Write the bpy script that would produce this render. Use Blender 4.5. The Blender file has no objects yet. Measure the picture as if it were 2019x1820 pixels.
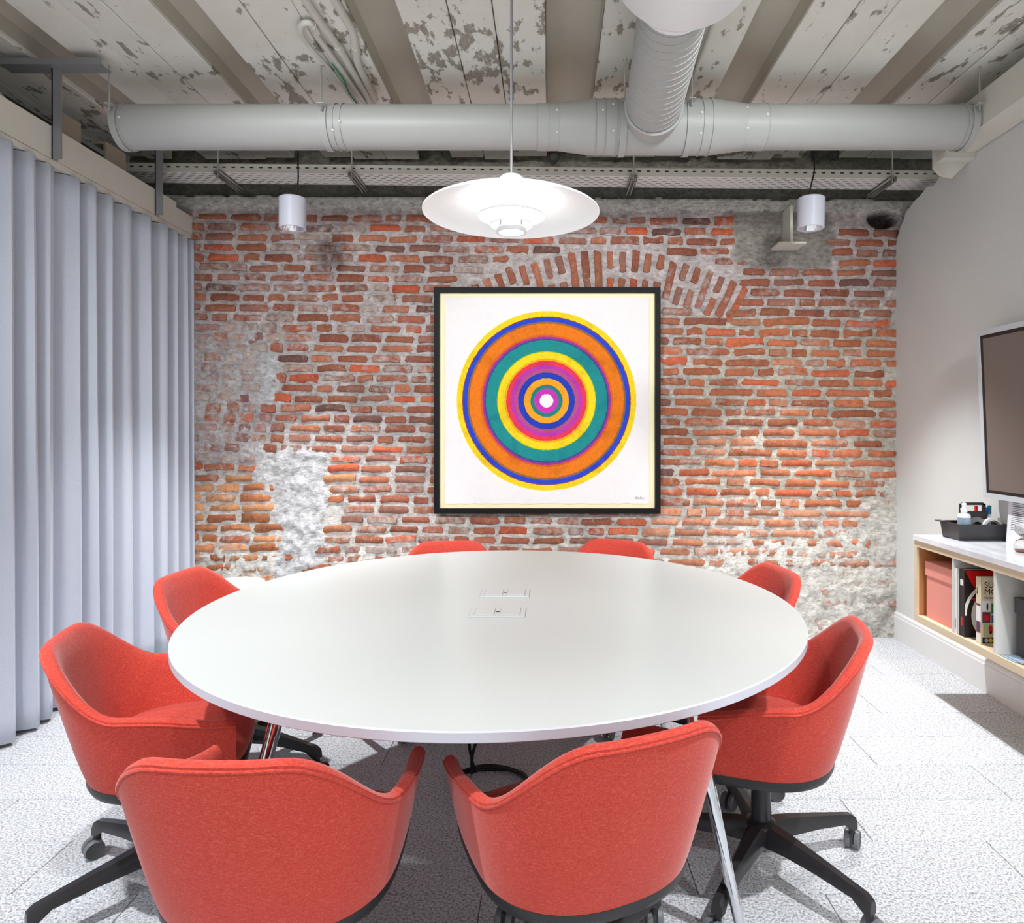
import bpy, bmesh, math, random
from mathutils import Vector, Matrix, noise

random.seed(7)
scene = bpy.context.scene
COL = scene.collection
PI = math.pi

# ------------------------------------------------------------------ camera
F, CX, CY, EYE = 1320.0, 1085.0, 848.0, 1.35      # focal length and principal point in pixels of 2019x1820
cam_d = bpy.data.cameras.new('camera')
cam = bpy.data.objects.new('camera', cam_d)
COL.objects.link(cam)
cam.location = (0, 0, EYE)
cam.rotation_euler = (PI / 2, 0, 0)
cam_d.sensor_fit = 'HORIZONTAL'
cam_d.sensor_width = 36
cam_d.lens = 36 * F / 2019
cam_d.shift_x = -(CX - 1009.5) / 2019
cam_d.shift_y = (CY - 910) / 2019
cam_d.clip_start = 0.05
scene.camera = cam

# ------------------------------------------------------------------ world, lamps, exposure
w = bpy.data.worlds.new('world')
scene.world = w
w.use_nodes = True
w.node_tree.nodes['Background'].inputs[0].default_value = (0.93, 0.96, 1.0, 1)
w.node_tree.nodes['Background'].inputs[1].default_value = 0.8

def spot(name, loc, target, power, angle, blend=0.25, col=(1, 0.98, 0.95), r=0.04):
    d = bpy.data.lights.new(name, 'SPOT')
    d.energy = power; d.spot_size = math.radians(angle); d.spot_blend = blend
    d.color = col; d.shadow_soft_size = r
    o = bpy.data.objects.new(name, d)
    COL.objects.link(o)
    o.location = loc
    o.rotation_euler = (Vector(target) - Vector(loc)).to_track_quat('-Z', 'Y').to_euler()
    return o
# downlights on the ceiling: two in view over the far side, two out of view nearer the camera
COOL = (0.96, 0.985, 1.0)
for sx in (-1.5, 1.5):
    spot('unseen_spot', (sx, 1.1, 2.75), (sx, 1.2, 0), 240, 96, 0.8, COOL)
for sx in (-1.2, 1.2):  # pair added behind the viewer as fill on the chair backs
    spot('unseen_spot', (sx, -0.45, 2.8), (sx * 0.6, 1.2, 0.5), 85, 90, 0.9, COOL)
# fill spots added out of view to brighten the brick wall and print
for sx in (-1.5, 1.5):
    spot('added_wall_fill', (sx, 0.2, 2.95), (sx * 0.35, 4.37, 1.1), 350, 66, 0.8, COOL, 0.25)

vs = scene.view_settings
vs.view_transform = 'Standard'
vs.look = 'None'
vs.exposure = 0.12
vs.gamma = 1.0
vs.use_curve_mapping = False

# ------------------------------------------------------------------ helpers
def at(u, v, Y):
    """point at depth Y (metres) seen at pixel u, v"""
    return Vector(((u - CX) * Y / F, Y, EYE - (v - CY) * Y / F))

def lin(c):
    c = c / 255.0
    return c / 12.92 if c <= 0.04045 else ((c + 0.055) / 1.055) ** 2.4

def rgb(r, g, b):
    return (lin(r), lin(g), lin(b), 1.0)

def tag(o, label=None, cat=None, group=None, kind=None):
    if label: o['label'] = label
    if cat: o['category'] = cat
    if group: o['group'] = group
    if kind: o['kind'] = kind
    return o

def mesh_obj(name, verts, faces, mat=None, parent=None, smooth=None, fmats=None):
    me = bpy.data.meshes.new(name)
    me.from_pydata([tuple(v) for v in verts], [], faces)
    me.validate(verbose=False)
    bm = bmesh.new(); bm.from_mesh(me)
    bmesh.ops.recalc_face_normals(bm, faces=bm.faces)
    bm.to_mesh(me); bm.free()
    mats = mat if isinstance(mat, (list, tuple)) else ([mat] if mat else [])
    for m in mats: me.materials.append(m)
    if fmats and len(fmats) == len(me.polygons):
        me.polygons.foreach_set('material_index', fmats)
    if smooth is not None:
        me.shade_smooth()
        me.set_sharp_from_angle(angle=math.radians(smooth))
    o = bpy.data.objects.new(name, me)
    COL.objects.link(o)
    if parent: o.parent = parent
    return o

def empty(name, loc=(0, 0, 0), rz=0.0):
    o = bpy.data.objects.new(name, None)
    COL.objects.link(o)
    o.location = loc; o.rotation_euler = (0, 0, rz)
    o.empty_display_size = 0.05
    return o

class MB:
    """collects shapes into one mesh"""
    def __init__(self): self.v = []; self.f = []; self.m = []
    def add(self, v, f, mi=0):
        n = len(self.v)
        self.v += [Vector(p) for p in v]
        self.f += [[i + n for i in q] for q in f]
        self.m += [mi] * len(f)
        return self
    def box(self, a, b, mi=0, M=None):
        x0, y0, z0 = a; x1, y1, z1 = b
        v = [Vector(p) for p in ((x0,y0,z0),(x1,y0,z0),(x1,y1,z0),(x0,y1,z0),(x0,y0,z1),(x1,y0,z1),(x1,y1,z1),(x0,y1,z1))]
        if M is not None: v = [M @ p for p in v]
        return self.add(v, [(0,3,2,1),(4,5,6,7),(0,1,5,4),(1,2,6,5),(2,3,7,6),(3,0,4,7)], mi)
    def tube(self, pts, r, n=10, mi=0, closed=False, caps=True):
        pts = [Vector(p) for p in pts]
        N = len(pts)
        rs = r if isinstance(r, (list, tuple)) else [r] * N
        v = []; f = []
        prev = None
        for i, p in enumerate(pts):
            if closed: t = pts[(i + 1) % N] - pts[(i - 1) % N]
            else: t = pts[min(i + 1, N - 1)] - pts[max(i - 1, 0)]
            t.normalize()
            if prev is None:
                a = Vector((0, 0, 1)) if abs(t.z) < 0.9 else Vector((1, 0, 0))
                x = t.cross(a).normalized()
            else:
                x = (prev - t * prev.dot(t)).normalized()
            prev = x
            y = t.cross(x)
            for k in range(n):
                an = 2 * PI * k / n
                v.append(p + (x * math.cos(an) + y * math.sin(an)) * rs[i])
        R = N if closed else N - 1
        for i in range(R):
            j = (i + 1) % N
            for k in range(n):
                k2 = (k + 1) % n
                f.append((i*n+k, i*n+k2, j*n+k2, j*n+k))
        if not closed and caps:
            f.append(tuple(range(n))[::-1]); f.append(tuple((N-1)*n+k for k in range(n)))
        return self.add(v, f, mi)
    def lathe(self, prof, n=32, M=None, mi=0, cap0=False, cap1=False):
        """prof: list of (radius, z)"""
        v = []; f = []
        for (r, z) in prof:
            for k in range(n):
                a = 2 * PI * k / n
                p = Vector((r * math.cos(a), r * math.sin(a), z))
                v.append(M @ p if M is not None else p)
        for i in range(len(prof) - 1):
            for k in range(n):
                k2 = (k + 1) % n
                f.append((i*n+k, i*n+k2, (i+1)*n+k2, (i+1)*n+k))
        if cap0: f.append(tuple(range(n))[::-1])
        if cap1: f.append(tuple((len(prof)-1)*n+k for k in range(n)))
        return self.add(v, f, mi)
    def prism(self, poly, d, M=None, mi=0):
        """poly in xy, extruded by d along z"""
        n = len(poly)
        v = [Vector((p[0], p[1], 0)) for p in poly] + [Vector((p[0], p[1], d)) for p in poly]
        if M is not None: v = [M @ p for p in v]
        f = [tuple(range(n))[::-1], tuple(range(n, 2*n))] + [(i, (i+1) % n, n+(i+1) % n, n+i) for i in range(n)]
        return self.add(v, f, mi)
    def build(self, name, mat, parent=None, smooth=None):
        return mesh_obj(name, self.v, self.f, mat, parent, smooth, self.m)

def copy_tree(o, parent=None):
    c = o.copy(); COL.objects.link(c)
    c.parent = parent
    for ch in list(o.children): copy_tree(ch, c)
    return c

def catmull(pts, k=8, closed=False):
    pts = [Vector(p) for p in pts]; N = len(pts); out = []
    R = N if closed else N - 1
    for i in range(R):
        if closed: p0, p1, p2, p3 = pts[i-1], pts[i], pts[(i+1) % N], pts[(i+2) % N]
        else: p0, p1, p2, p3 = pts[max(i-1,0)], pts[i], pts[i+1], pts[min(i+2,N-1)]
        for s in range(k):
            t = s / k
            out.append(0.5*((2*p1)+(p2-p0)*t+(2*p0-5*p1+4*p2-p3)*t*t+(3*p1-p0-3*p2+p3)*t*t*t))
    if not closed: out.append(pts[-1])
    return out

def sstep(a, b, x):
    t = max(0.0, min(1.0, (x - a) / (b - a)))
    return t * t * (3 - 2 * t)

# ------------------------------------------------------------------ materials
MATS = {}
def mat(name, col, rough=0.5, metal=0.0, spec=0.5, nscale=0, ncol=None, nfac=0.5, bump=0.0, bscale=None, detail=4, coat=0, sheen=0, emis=None, estr=0, stretch=None):
    m = bpy.data.materials.new(name); MATS[name] = m
    m.use_nodes = True
    nt = m.node_tree; N = nt.nodes; L = nt.links
    b = N['Principled BSDF']
    b.inputs['Base Color'].default_value = col
    b.inputs['Roughness'].default_value = rough
    b.inputs['Metallic'].default_value = metal
    b.inputs['Specular IOR Level'].default_value = spec
    b.inputs['Coat Weight'].default_value = coat
    b.inputs['Sheen Weight'].default_value = sheen
    if emis:
        b.inputs['Emission Color'].default_value = emis
        b.inputs['Emission Strength'].default_value = estr
    if nscale or bump:
        tc = N.new('ShaderNodeTexCoord')
        src = tc.outputs['Object']
        if stretch:
            mp = N.new('ShaderNodeMapping'); mp.inputs['Scale'].default_value = stretch
            L.new(src, mp.inputs[0]); src = mp.outputs[0]
    if nscale:
        n = N.new('ShaderNodeTexNoise'); n.inputs['Scale'].default_value = nscale; n.inputs['Detail'].default_value = detail
        L.new(src, n.inputs['Vector'])
        r = N.new('ShaderNodeValToRGB')
        r.color_ramp.elements[0].position = 0.5 - nfac/2; r.color_ramp.elements[1].position = 0.5 + nfac/2
        r.color_ramp.elements[0].color = col; r.color_ramp.elements[1].color = ncol or col
        L.new(n.outputs['Fac'], r.inputs[0]); L.new(r.outputs[0], b.inputs['Base Color'])
    if bump:
        n2 = N.new('ShaderNodeTexNoise'); n2.inputs['Scale'].default_value = bscale or nscale; n2.inputs['Detail'].default_value = detail
        L.new(src, n2.inputs['Vector'])
        bp = N.new('ShaderNodeBump'); bp.inputs['Strength'].default_value = bump; bp.inputs['Distance'].default_value = 0.01
        L.new(n2.outputs['Fac'], bp.inputs['Height']); L.new(bp.outputs[0], b.inputs['Normal'])
    return m

mat('white_paint', rgb(222, 225, 222), 0.6, nscale=3, ncol=rgb(217, 220, 217), bump=0.05, bscale=40)
mat('duct_paint', rgb(180, 181, 178), 0.45, nscale=2, ncol=rgb(174, 175, 172))
mat('beige_metal', rgb(216, 213, 202), 0.45)
mat('grey_metal', rgb(150, 150, 152), 0.4, 0.3)
mat('tray_metal', rgb(236, 235, 230), 0.45)
mat('slot_dark', rgb(60, 56, 50), 0.9)
mat('galv', rgb(190, 188, 182), 0.35, 0.6)
mat('chrome', rgb(225, 228, 232), 0.07, 1.0)
mat('black_plastic', rgb(30, 30, 32), 0.45)
mat('base_black', rgb(42, 40, 42), 0.35)
mat('caster_grey', rgb(112, 114, 118), 0.35)
mat('caster_dark', rgb(62, 62, 64), 0.4)
mat('cable_black', rgb(18, 18, 18), 0.5)
mat('table_white', rgb(196, 199, 197), 0.3, spec=0.5)
mat('table_edge', rgb(196, 196, 206), 0.35)
mat('table_line', rgb(150, 158, 162), 0.5)
mat('lamp_white', rgb(245, 245, 245), 0.4)
mat('lamp_glow', rgb(250, 250, 250), 0.4, emis=(1, 0.98, 0.95, 1), estr=1.0)
mat('spot_white', rgb(206, 208, 220), 0.4)
mat('reflector', rgb(235, 238, 245), 0.12, 0.9)
mat('frame_black', rgb(10, 9, 9), 0.55, spec=0.2)
mat('mat_cream', rgb(248, 238, 196), 0.8)
mat('ink', rgb(120, 110, 112), 0.9)
mat('tv_screen', rgb(122, 112, 106), 0.3, spec=0.4)  # grey-brown stands in for the room reflected in the dark screen
mat('tv_bezel', rgb(205, 211, 216), 0.4)
mat('tv_edge', rgb(26, 22, 22), 0.4)
mat('shelf_wood', rgb(224, 206, 176), 0.5, nscale=6, ncol=rgb(214, 194, 160), stretch=(1, 0.15, 4))
mat('shelf_inner', rgb(196, 136, 84), 0.5, nscale=6, ncol=rgb(186, 124, 72), stretch=(1, 1, 0.2))
mat('divider_white', rgb(214, 214, 210), 0.5)
mat('marble', rgb(236, 236, 240), 0.15, nscale=5, ncol=rgb(206, 208, 216), nfac=0.35, stretch=(4, 1, 1), detail=8)
mat('pink_box', rgb(236, 152, 138), 0.6)
mat('grey_box', rgb(74, 72, 74), 0.6, bump=0.15, bscale=200)
mat('tray_black', rgb(46, 44, 48), 0.4)
mat('bottle_white', rgb(240, 240, 242), 0.35)
mat('label_grey', rgb(150, 168, 188), 0.6)
mat('tape_grey', rgb(120, 118, 118), 0.4)
mat('tape_clear', rgb(225, 225, 222), 0.3)
mat('pen_teal', rgb(20, 120, 120), 0.4)
mat('pen_blue', rgb(30, 70, 160), 0.4)
mat('red_gloss', rgb(214, 20, 24), 0.4)
mat('paper', rgb(236, 237, 240), 0.7)
mat('text_dark', rgb(70, 70, 76), 0.8)
mat('book_black', rgb(34, 26, 28), 0.45)
mat('book_white', rgb(232, 230, 224), 0.5)
mat('book_cream', rgb(222, 206, 176), 0.55)
mat('book_green', rgb(26, 120, 60), 0.5)
mat('book_plum', rgb(96, 52, 84), 0.5)
mat('book_sage', rgb(170, 178, 140), 0.5)
mat('book_blue', rgb(60, 96, 160), 0.5)
mat('book_yellow', rgb(230, 180, 40), 0.5)
mat('sand', rgb(206, 150, 118), 0.8)
mat('conduit', rgb(206, 204, 194), 0.45)
mat('green_cable', rgb(40, 140, 96), 0.5)
mat('card_tan', rgb(176, 164, 146), 0.7)
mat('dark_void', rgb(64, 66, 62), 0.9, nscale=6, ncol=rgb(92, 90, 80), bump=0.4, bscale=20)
mat('baseboard_white', rgb(232, 232, 230), 0.4)
mat('stool_white', rgb(240, 240, 240), 0.35)
mat('plaster_smooth', rgb(196, 190, 176), 0.6, nscale=2.5, ncol=rgb(182, 175, 160), bump=0.06, bscale=14)

# glass
g = bpy.data.materials.new('glass'); g.use_nodes = True; MATS['glass'] = g
b = g.node_tree.nodes['Principled BSDF']
b.inputs['Transmission Weight'].default_value = 1.0; b.inputs['Roughness'].default_value = 0.02; b.inputs['IOR'].default_value = 1.3

def node_mat(name):
    m = bpy.data.materials.new(name); m.use_nodes = True; MATS[name] = m
    nt = m.node_tree
    return m, nt.nodes, nt.links, nt.nodes['Principled BSDF']

def nnoise(N, L, vec, scale, detail=4, rough=0.55):
    n = N.new('ShaderNodeTexNoise'); n.inputs['Scale'].default_value = scale
    n.inputs['Detail'].default_value = detail; n.inputs['Roughness'].default_value = rough
    if vec is not None: L.new(vec, n.inputs['Vector'])
    return n.outputs['Fac']

def nramp(N, L, src, stops, interp='LINEAR'):
    r = N.new('ShaderNodeValToRGB'); cr = r.color_ramp; cr.interpolation = interp
    while len(cr.elements) < len(stops): cr.elements.new(0.5)
    for e, (p, c) in zip(cr.elements, stops): e.position = p; e.color = c
    L.new(src, r.inputs[0])
    return r.outputs[0]

def nmix(N, L, fac, a, b_, blend='MIX'):
    m = N.new('ShaderNodeMix'); m.data_type = 'RGBA'; m.blend_type = blend
    for sock, val in ((m.inputs[0], fac), (m.inputs[6], a), (m.inputs[7], b_)):
        if isinstance(val, (int, float)): sock.default_value = val
        elif isinstance(val, tuple): sock.default_value = val
        else: L.new(val, sock)
    return m.outputs[2]

def nmath(N, L, op, a, b_=None, clamp=False):
    m = N.new('ShaderNodeMath'); m.operation = op; m.use_clamp = clamp
    for sock, val in ((m.inputs[0], a), (m.inputs[1], b_)):
        if val is None: continue
        if isinstance(val, (int, float)): sock.default_value = val
        else: L.new(val, sock)
    return m.outputs[0]

def nbump(N, L, b, h, strength, dist=0.01):
    bp = N.new('ShaderNodeBump'); bp.inputs['Strength'].default_value = strength; bp.inputs['Distance'].default_value = dist
    L.new(h, bp.inputs['Height']); L.new(bp.outputs[0], b.inputs['Normal'])

# red woven upholstery
m, N, L, b = node_mat('red_fabric')
tc = N.new('ShaderNodeTexCoord').outputs['Object']
def stretched(sc):
    mp = N.new('ShaderNodeMapping'); mp.inputs['Scale'].default_value = sc; L.new(tc, mp.inputs[0]); return mp.outputs[0]
h1 = nnoise(N, L, stretched((760, 760, 110)), 1, 2); h2 = nnoise(N, L, stretched((110, 110, 760)), 1, 2)
wv = nmath(N, L, 'ADD', h1, h2)
c = nramp(N, L, nmath(N, L, 'MULTIPLY', wv, 0.5), [(0.32, rgb(176, 54, 43)), (0.5, rgb(193, 65, 52)), (0.70, rgb(212, 100, 86))])
L.new(c, b.inputs['Base Color'])
b.inputs['Roughness'].default_value = 0.9; b.inputs['Sheen Weight'].default_value = 0.25; b.inputs['Sheen Roughness'].default_value = 0.4
b.inputs['Specular IOR Level'].default_value = 0.2
nbump(N, L, b, wv, 0.25, 0.002)

# curtain cloth
m, N, L, b = node_mat('curtain_cloth')
tc = N.new('ShaderNodeTexCoord').outputs['Object']
n1 = nnoise(N, L, stretched((300, 300, 300)), 1, 2)
L.new(nramp(N, L, n1, [(0.3, rgb(196, 202, 216)), (0.7, rgb(208, 213, 225))]), b.inputs['Base Color'])
b.inputs['Roughness'].default_value = 0.85; b.inputs['Sheen Weight'].default_value = 0.2
b.inputs['Specular IOR Level'].default_value = 0.2
nbump(N, L, b, n1, 0.1, 0.002)

# speckled floor tile
m, N, L, b = node_mat('floor_tile')
geo = N.new('ShaderNodeNewGeometry').outputs['Position']
n1 = nnoise(N, L, geo, 135, 5, 0.72)
n2 = nnoise(N, L, geo, 2.2, 3)
base = nramp(N, L, n1, [(0.38, rgb(128, 128, 133)), (0.48, rgb(196, 198, 203)), (0.6, rgb(234, 236, 241))])
oi = N.new('ShaderNodeObjectInfo').outputs['Random']
tint = nramp(N, L, oi, [(0.0, (0.93, 0.93, 0.93, 1)), (1.0, (1, 1, 1, 1))])
L.new(nmix(N, L, 1.0, base, tint, 'MULTIPLY'), b.inputs['Base Color'])
b.inputs['Roughness'].default_value = 0.8
nbump(N, L, b, n1, 0.35, 0.004)
mat('floor_joint', rgb(120, 118, 120), 0.9)

# mortar / render of the old wall: colour attribute holds stone and lime tones
m, N, L, b = node_mat('mortar')
at1 = N.new('ShaderNodeAttribute'); at1.attribute_name = 'mcol'
geo = N.new('ShaderNodeNewGeometry').outputs['Position']
mpm = N.new('ShaderNodeMapping'); mpm.inputs['Scale'].default_value = (0.6, 1, 1.15); L.new(geo, mpm.inputs[0])
n1 = nnoise(N, L, mpm.outputs[0], 42, 7, 0.75); n2 = nnoise(N, L, mpm.outputs[0], 150, 5, 0.75)
sp = nramp(N, L, n1, [(0.30, (0.34, 0.31, 0.29, 1)), (0.42, (0.74, 0.72, 0.70, 1)), (0.55, (1, 1, 1, 1)), (0.68, (1.25, 1.25, 1.25, 1))])
L.new(nmix(N, L, 1.0, at1.outputs['Color'], sp, 'MULTIPLY'), b.inputs['Base Color'])
b.inputs['Roughness'].default_value = 0.95; b.inputs['Specular IOR Level'].default_value = 0.15
nbump(N, L, b, nmath(N, L, 'ADD', n1, nmath(N, L, 'MULTIPLY', n2, 0.5)), 1.0, 0.016)

def brick_mat(name, use_attr):
    m, N, L, b = node_mat(name)
    if use_attr:
        a = N.new('ShaderNodeAttribute'); a.attribute_name = 'bcol'; colr, alp = a.outputs['Color'], a.outputs['Alpha']
    else:
        a = N.new('ShaderNodeObjectInfo'); colr, alp = a.outputs['Color'], a.outputs['Alpha']
    geo = N.new('ShaderNodeNewGeometry').outputs['Position']
    n1 = nnoise(N, L, geo, 28, 6, 0.65); n2 = nnoise(N, L, geo, 130, 4, 0.7); n3 = nnoise(N, L, geo, 17, 7, 0.72)
    var = nramp(N, L, n1, [(0.28, (0.42, 0.40, 0.40, 1)), (0.42, (0.86, 0.84, 0.84, 1)), (0.55, (1, 1, 1, 1)), (0.72, (1.22, 1.2, 1.18, 1))])
    c = nmix(N, L, 1.0, colr, var, 'MULTIPLY')
    fleck = nramp(N, L, n2, [(0.60, (0, 0, 0, 1)), (0.68, (1, 1, 1, 1))])
    c = nmix(N, L, nmath(N, L, 'MULTIPLY', fleck, 0.5), c, rgb(226, 206, 192))
    pits = nramp(N, L, n2, [(0.30, (1, 1, 1, 1)), (0.37, (0, 0, 0, 1))])
    c = nmix(N, L, nmath(N, L, 'MULTIPLY', pits, 0.6), c, rgb(70, 42, 36))
    # lime left on the face, more where alpha is high
    cov = nmath(N, L, 'ADD', n3, alp)
    cv = nramp(N, L, nmath(N, L, 'SUBTRACT', cov, 0.32), [(0.44, (0, 0, 0, 1)), (0.62, (1, 1, 1, 1))])
    lime = nramp(N, L, n1, [(0.35, rgb(152, 138, 132)), (0.65, rgb(196, 186, 178))])
    c = nmix(N, L, nmath(N, L, 'MULTIPLY', cv, 0.85), c, lime)
    L.new(c, b.inputs['Base Color'])
    b.inputs['Roughness'].default_value = 0.92; b.inputs['Specular IOR Level'].default_value = 0.15
    nbump(N, L, b, nmath(N, L, 'ADD', n1, nmath(N, L, 'MULTIPLY', n2, 0.5)), 0.8, 0.008)
    return m
brick_mat('brick', False); brick_mat('brick_far', True)

# flaking painted board
m, N, L, b = node_mat('ceiling_board')
geo = N.new('ShaderNodeNewGeometry').outputs['Position']
mp = N.new('ShaderNodeMapping'); mp.inputs['Scale'].default_value = (1.6, 0.7, 1); L.new(geo, mp.inputs[0])
n1 = nnoise(N, L, mp.outputs[0], 11, 6, 0.62); n2 = nnoise(N, L, geo, 2.4, 4); n3 = nnoise(N, L, mp.outputs[0], 48, 4, 0.6)
flake = nramp(N, L, nmath(N, L, 'ADD', nmath(N, L, 'MULTIPLY', n1, 0.75), nmath(N, L, 'MULTIPLY', n2, 0.45)), [(0.676, (0, 0, 0, 1)), (0.706, (1, 1, 1, 1))])
flake2 = nramp(N, L, n3, [(0.69, (0, 0, 0, 1)), (0.72, (1, 1, 1, 1))])
fl = nmath(N, L, 'MAXIMUM', flake, flake2)
paint = nramp(N, L, n2, [(0.35, rgb(228, 225, 214)), (0.65, rgb(240, 238, 230))])
oi = N.new('ShaderNodeObjectInfo').outputs['Random']
paint = nmix(N, L, 1.0, paint, nramp(N, L, oi, [(0, (0.9, 0.9, 0.89, 1)), (1, (1, 1, 1, 1))]), 'MULTIPLY')
wood = nramp(N, L, n3, [(0.3, rgb(112, 102, 88)), (0.7, rgb(158, 150, 134))])
L.new(nmix(N, L, nmath(N, L, 'MULTIPLY', fl, 0.85), paint, wood), b.inputs['Base Color'])
b.inputs['Roughness'].default_value = 0.75
nbump(N, L, b, nmath(N, L, 'SUBTRACT', nmath(N, L, 'MULTIPLY', n3, 0.3), fl), 0.5, 0.006)

# ringed sheet in the frame: rings measured in metres from the sheet's own origin
m, N, L, b = node_mat('ring_print')
tcn = N.new('ShaderNodeTexCoord').outputs['Object']
wob = N.new('ShaderNodeTexNoise'); wob.inputs['Scale'].default_value = 110; wob.inputs['Detail'].default_value = 3
L.new(tcn, wob.inputs['Vector'])
wsl = nmath(N, L, 'MULTIPLY', nmath(N, L, 'SUBTRACT', wob.outputs['Fac'], 0.5), 0.010)
sepx = N.new('ShaderNodeSeparateXYZ'); L.new(tcn, sepx.inputs[0])
rad = nmath(N, L, 'SQRT', nmath(N, L, 'ADD', nmath(N, L, 'POWER', nmath(N, L, 'ABSOLUTE', sepx.outputs['X']), 2.0), nmath(N, L, 'POWER', nmath(N, L, 'ABSOLUTE', sepx.outputs['Z']), 2.0)))
PXM = 1320 / 4.30
rn = nmath(N, L, 'DIVIDE', nmath(N, L, 'ADD', rad, wsl), 200 / PXM)
rings = [(0, (250, 250, 252)), (13, (196, 60, 176)), (23.7, (44, 128, 118)), (32, (240, 164, 40)), (44, (40, 66, 176)), (56, (176, 84, 130)),
         (63, (186, 60, 168)), (71, (226, 62, 84)), (79, (240, 170, 30)), (83, (246, 214, 40)), (96.5, (130, 180, 30)), (98.2, (38, 140, 140)), (120, (60, 80, 130)), (123, (168, 52, 150)),
         (127, (214, 100, 40)), (131, (232, 124, 34)), (153, (150, 104, 60)), (157, (48, 74, 200)), (165.5, (150, 60, 60)), (167, (244, 212, 42)), (178, (238, 232, 231))]
colr = nramp(N, L, rn, [(p / 200.0, rgb(*c)) for p, c in rings], 'CONSTANT')
chalk = nramp(N, L, nnoise(N, L, tcn, 70, 6, 0.8), [(0.3, (0.72, 0.72, 0.74, 1)), (0.5, (0.96, 0.96, 0.96, 1)), (0.7, (1.15, 1.13, 1.12, 1))])
mott = nramp(N, L, nnoise(N, L, tcn, 6, 4, 0.6), [(0.35, (0.80, 0.74, 0.86, 1)), (0.5, (0.97, 0.97, 0.97, 1)), (0.68, (1.03, 0.93, 0.96, 1))])
inring = nmath(N, L, 'LESS_THAN', rn, 0.885)
c1 = nmix(N, L, nmath(N, L, 'ADD', nmath(N, L, 'MULTIPLY', inring, 0.6), 0.12), colr, chalk, 'MULTIPLY')
c2 = nmix(N, L, nmath(N, L, 'ADD', nmath(N, L, 'MULTIPLY', inring, 0.75), 0.15), c1, mott, 'MULTIPLY')
L.new(c2, b.inputs['Base Color'])
b.inputs['Roughness'].default_value = 0.85; b.inputs['Specular IOR Level'].default_value = 0.1
nbump(N, L, b, nnoise(N, L, tcn, 70, 5, 0.7), 0.35, 0.004)

# ================================================================== SETTING
WY, WS = 4.37, F / 4.37            # brick wall depth, pixels per metre on it
XR, XL, HC = 2.251, -2.33, 3.10    # right wall, curtain line, underside of the ceiling boards
def wx(u): return (u - CX) / WS
def wz(v): return EYE - (v - CY) / WS

# ---------------------------------------------------------------- floor
fl = MB().box((-2.95, -0.6, -0.12), (2.9, 4.6, -0.006)).build('floor', MATS['floor_joint'])
tag(fl, 'pale grey speckled floor of long tiles', 'floor', kind='structure')
TW, TD, GAP = 1.0, 0.25, 0.0025
tm = None
rowi = 0
y = -0.55
while y < 4.5:
    off = (rowi * 0.37) % 1.0
    x = -2.9 - off + 0.03
    while x < 2.85:
        x0, x1 = max(x, -2.9), min(x + TW, 2.85)
        if x1 - x0 > 0.05:
            full = abs((x1 - x0) - TW) < 1e-6
            if full and tm:
                t = bpy.data.objects.new('floor_tile', tm); COL.objects.link(t); t.parent = fl
            else:
                hw, hd = (x1 - x0 - GAP) / 2, (TD - GAP) / 2
                bb = MB()
                e = 0.0015
                bb.add([(-hw,-hd,-0.012),(hw,-hd,-0.012),(hw,hd,-0.012),(-hw,hd,-0.012),(-hw,-hd,-e),(hw,-hd,-e),(hw,hd,-e),(-hw,hd,-e),
                        (-hw+e,-hd+e,0),(hw-e,-hd+e,0),(hw-e,hd-e,0),(-hw+e,hd-e,0)],
                       [(0,1,5,4),(1,2,6,5),(2,3,7,6),(3,0,4,7),(4,5,9,8),(5,6,10,9),(6,7,11,10),(7,4,8,11),(8,9,10,11)])
                t = bb.build('floor_tile', MATS['floor_tile'], fl)
                if full: tm = t.data
            t.location = ((x0 + x1) / 2, y + TD / 2, 0)
        x += TW
    y += TD; rowi += 1

# ---------------------------------------------------------------- back wall: old brick with lime and plaster
def fn(x, z, s, seed=0.0): return noise.noise(Vector((x * s + seed, z * s - seed, seed * 1.7)))
def in_zone(u, v, u0, u1, v0, v1, soft):
    return sstep(u0 - soft, u0 + soft, u) * (1 - sstep(u1 - soft, u1 + soft, u)) * sstep(v0 - soft, v0 + soft, v) * (1 - sstep(v1 - soft, v1 + soft, v))
def zones(u, v):
    """how far lime or plaster stands over the bricks (m), and which kind"""
    x, z = wx(u), wz(v)
    wob = 26 * fn(x, z, 5, 3.1) + 10 * fn(x, z, 16, 5.2)
    uu, vv = u + wob, v + wob * 0.8
    blk = in_zone(uu, vv, 330, 528, 645, 905, 14)                       # painted blocks by the curtain
    col = max(in_zone(uu, vv, 545, 645, 885, 1300, 16), in_zone(uu, vv, 512, 545, 690, 800, 10), in_zone(uu, vv, 500, 640, 880, 960, 18) * 0.8)
    br = sstep(960, 1120, vv) * sstep(1290, 1420, uu) * (0.55 + 0.45 * sstep(1080, 1180, vv))
    br = max(br, in_zone(uu, vv, 1690, 1900, 960, 1400, 24) * 0.95)
    bl = sstep(1075, 1110, vv) * (1 - sstep(800, 1000, uu)) * 0.55
    pt = in_zone(uu, vv, 1452, 1632, 385, 528, 9)                       # grey cement round the steel stub
    pt2 = in_zone(uu, vv, 715, 780, 575, 640, 14) * 0.6
    return blk, col, br, bl, pt, pt2

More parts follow.
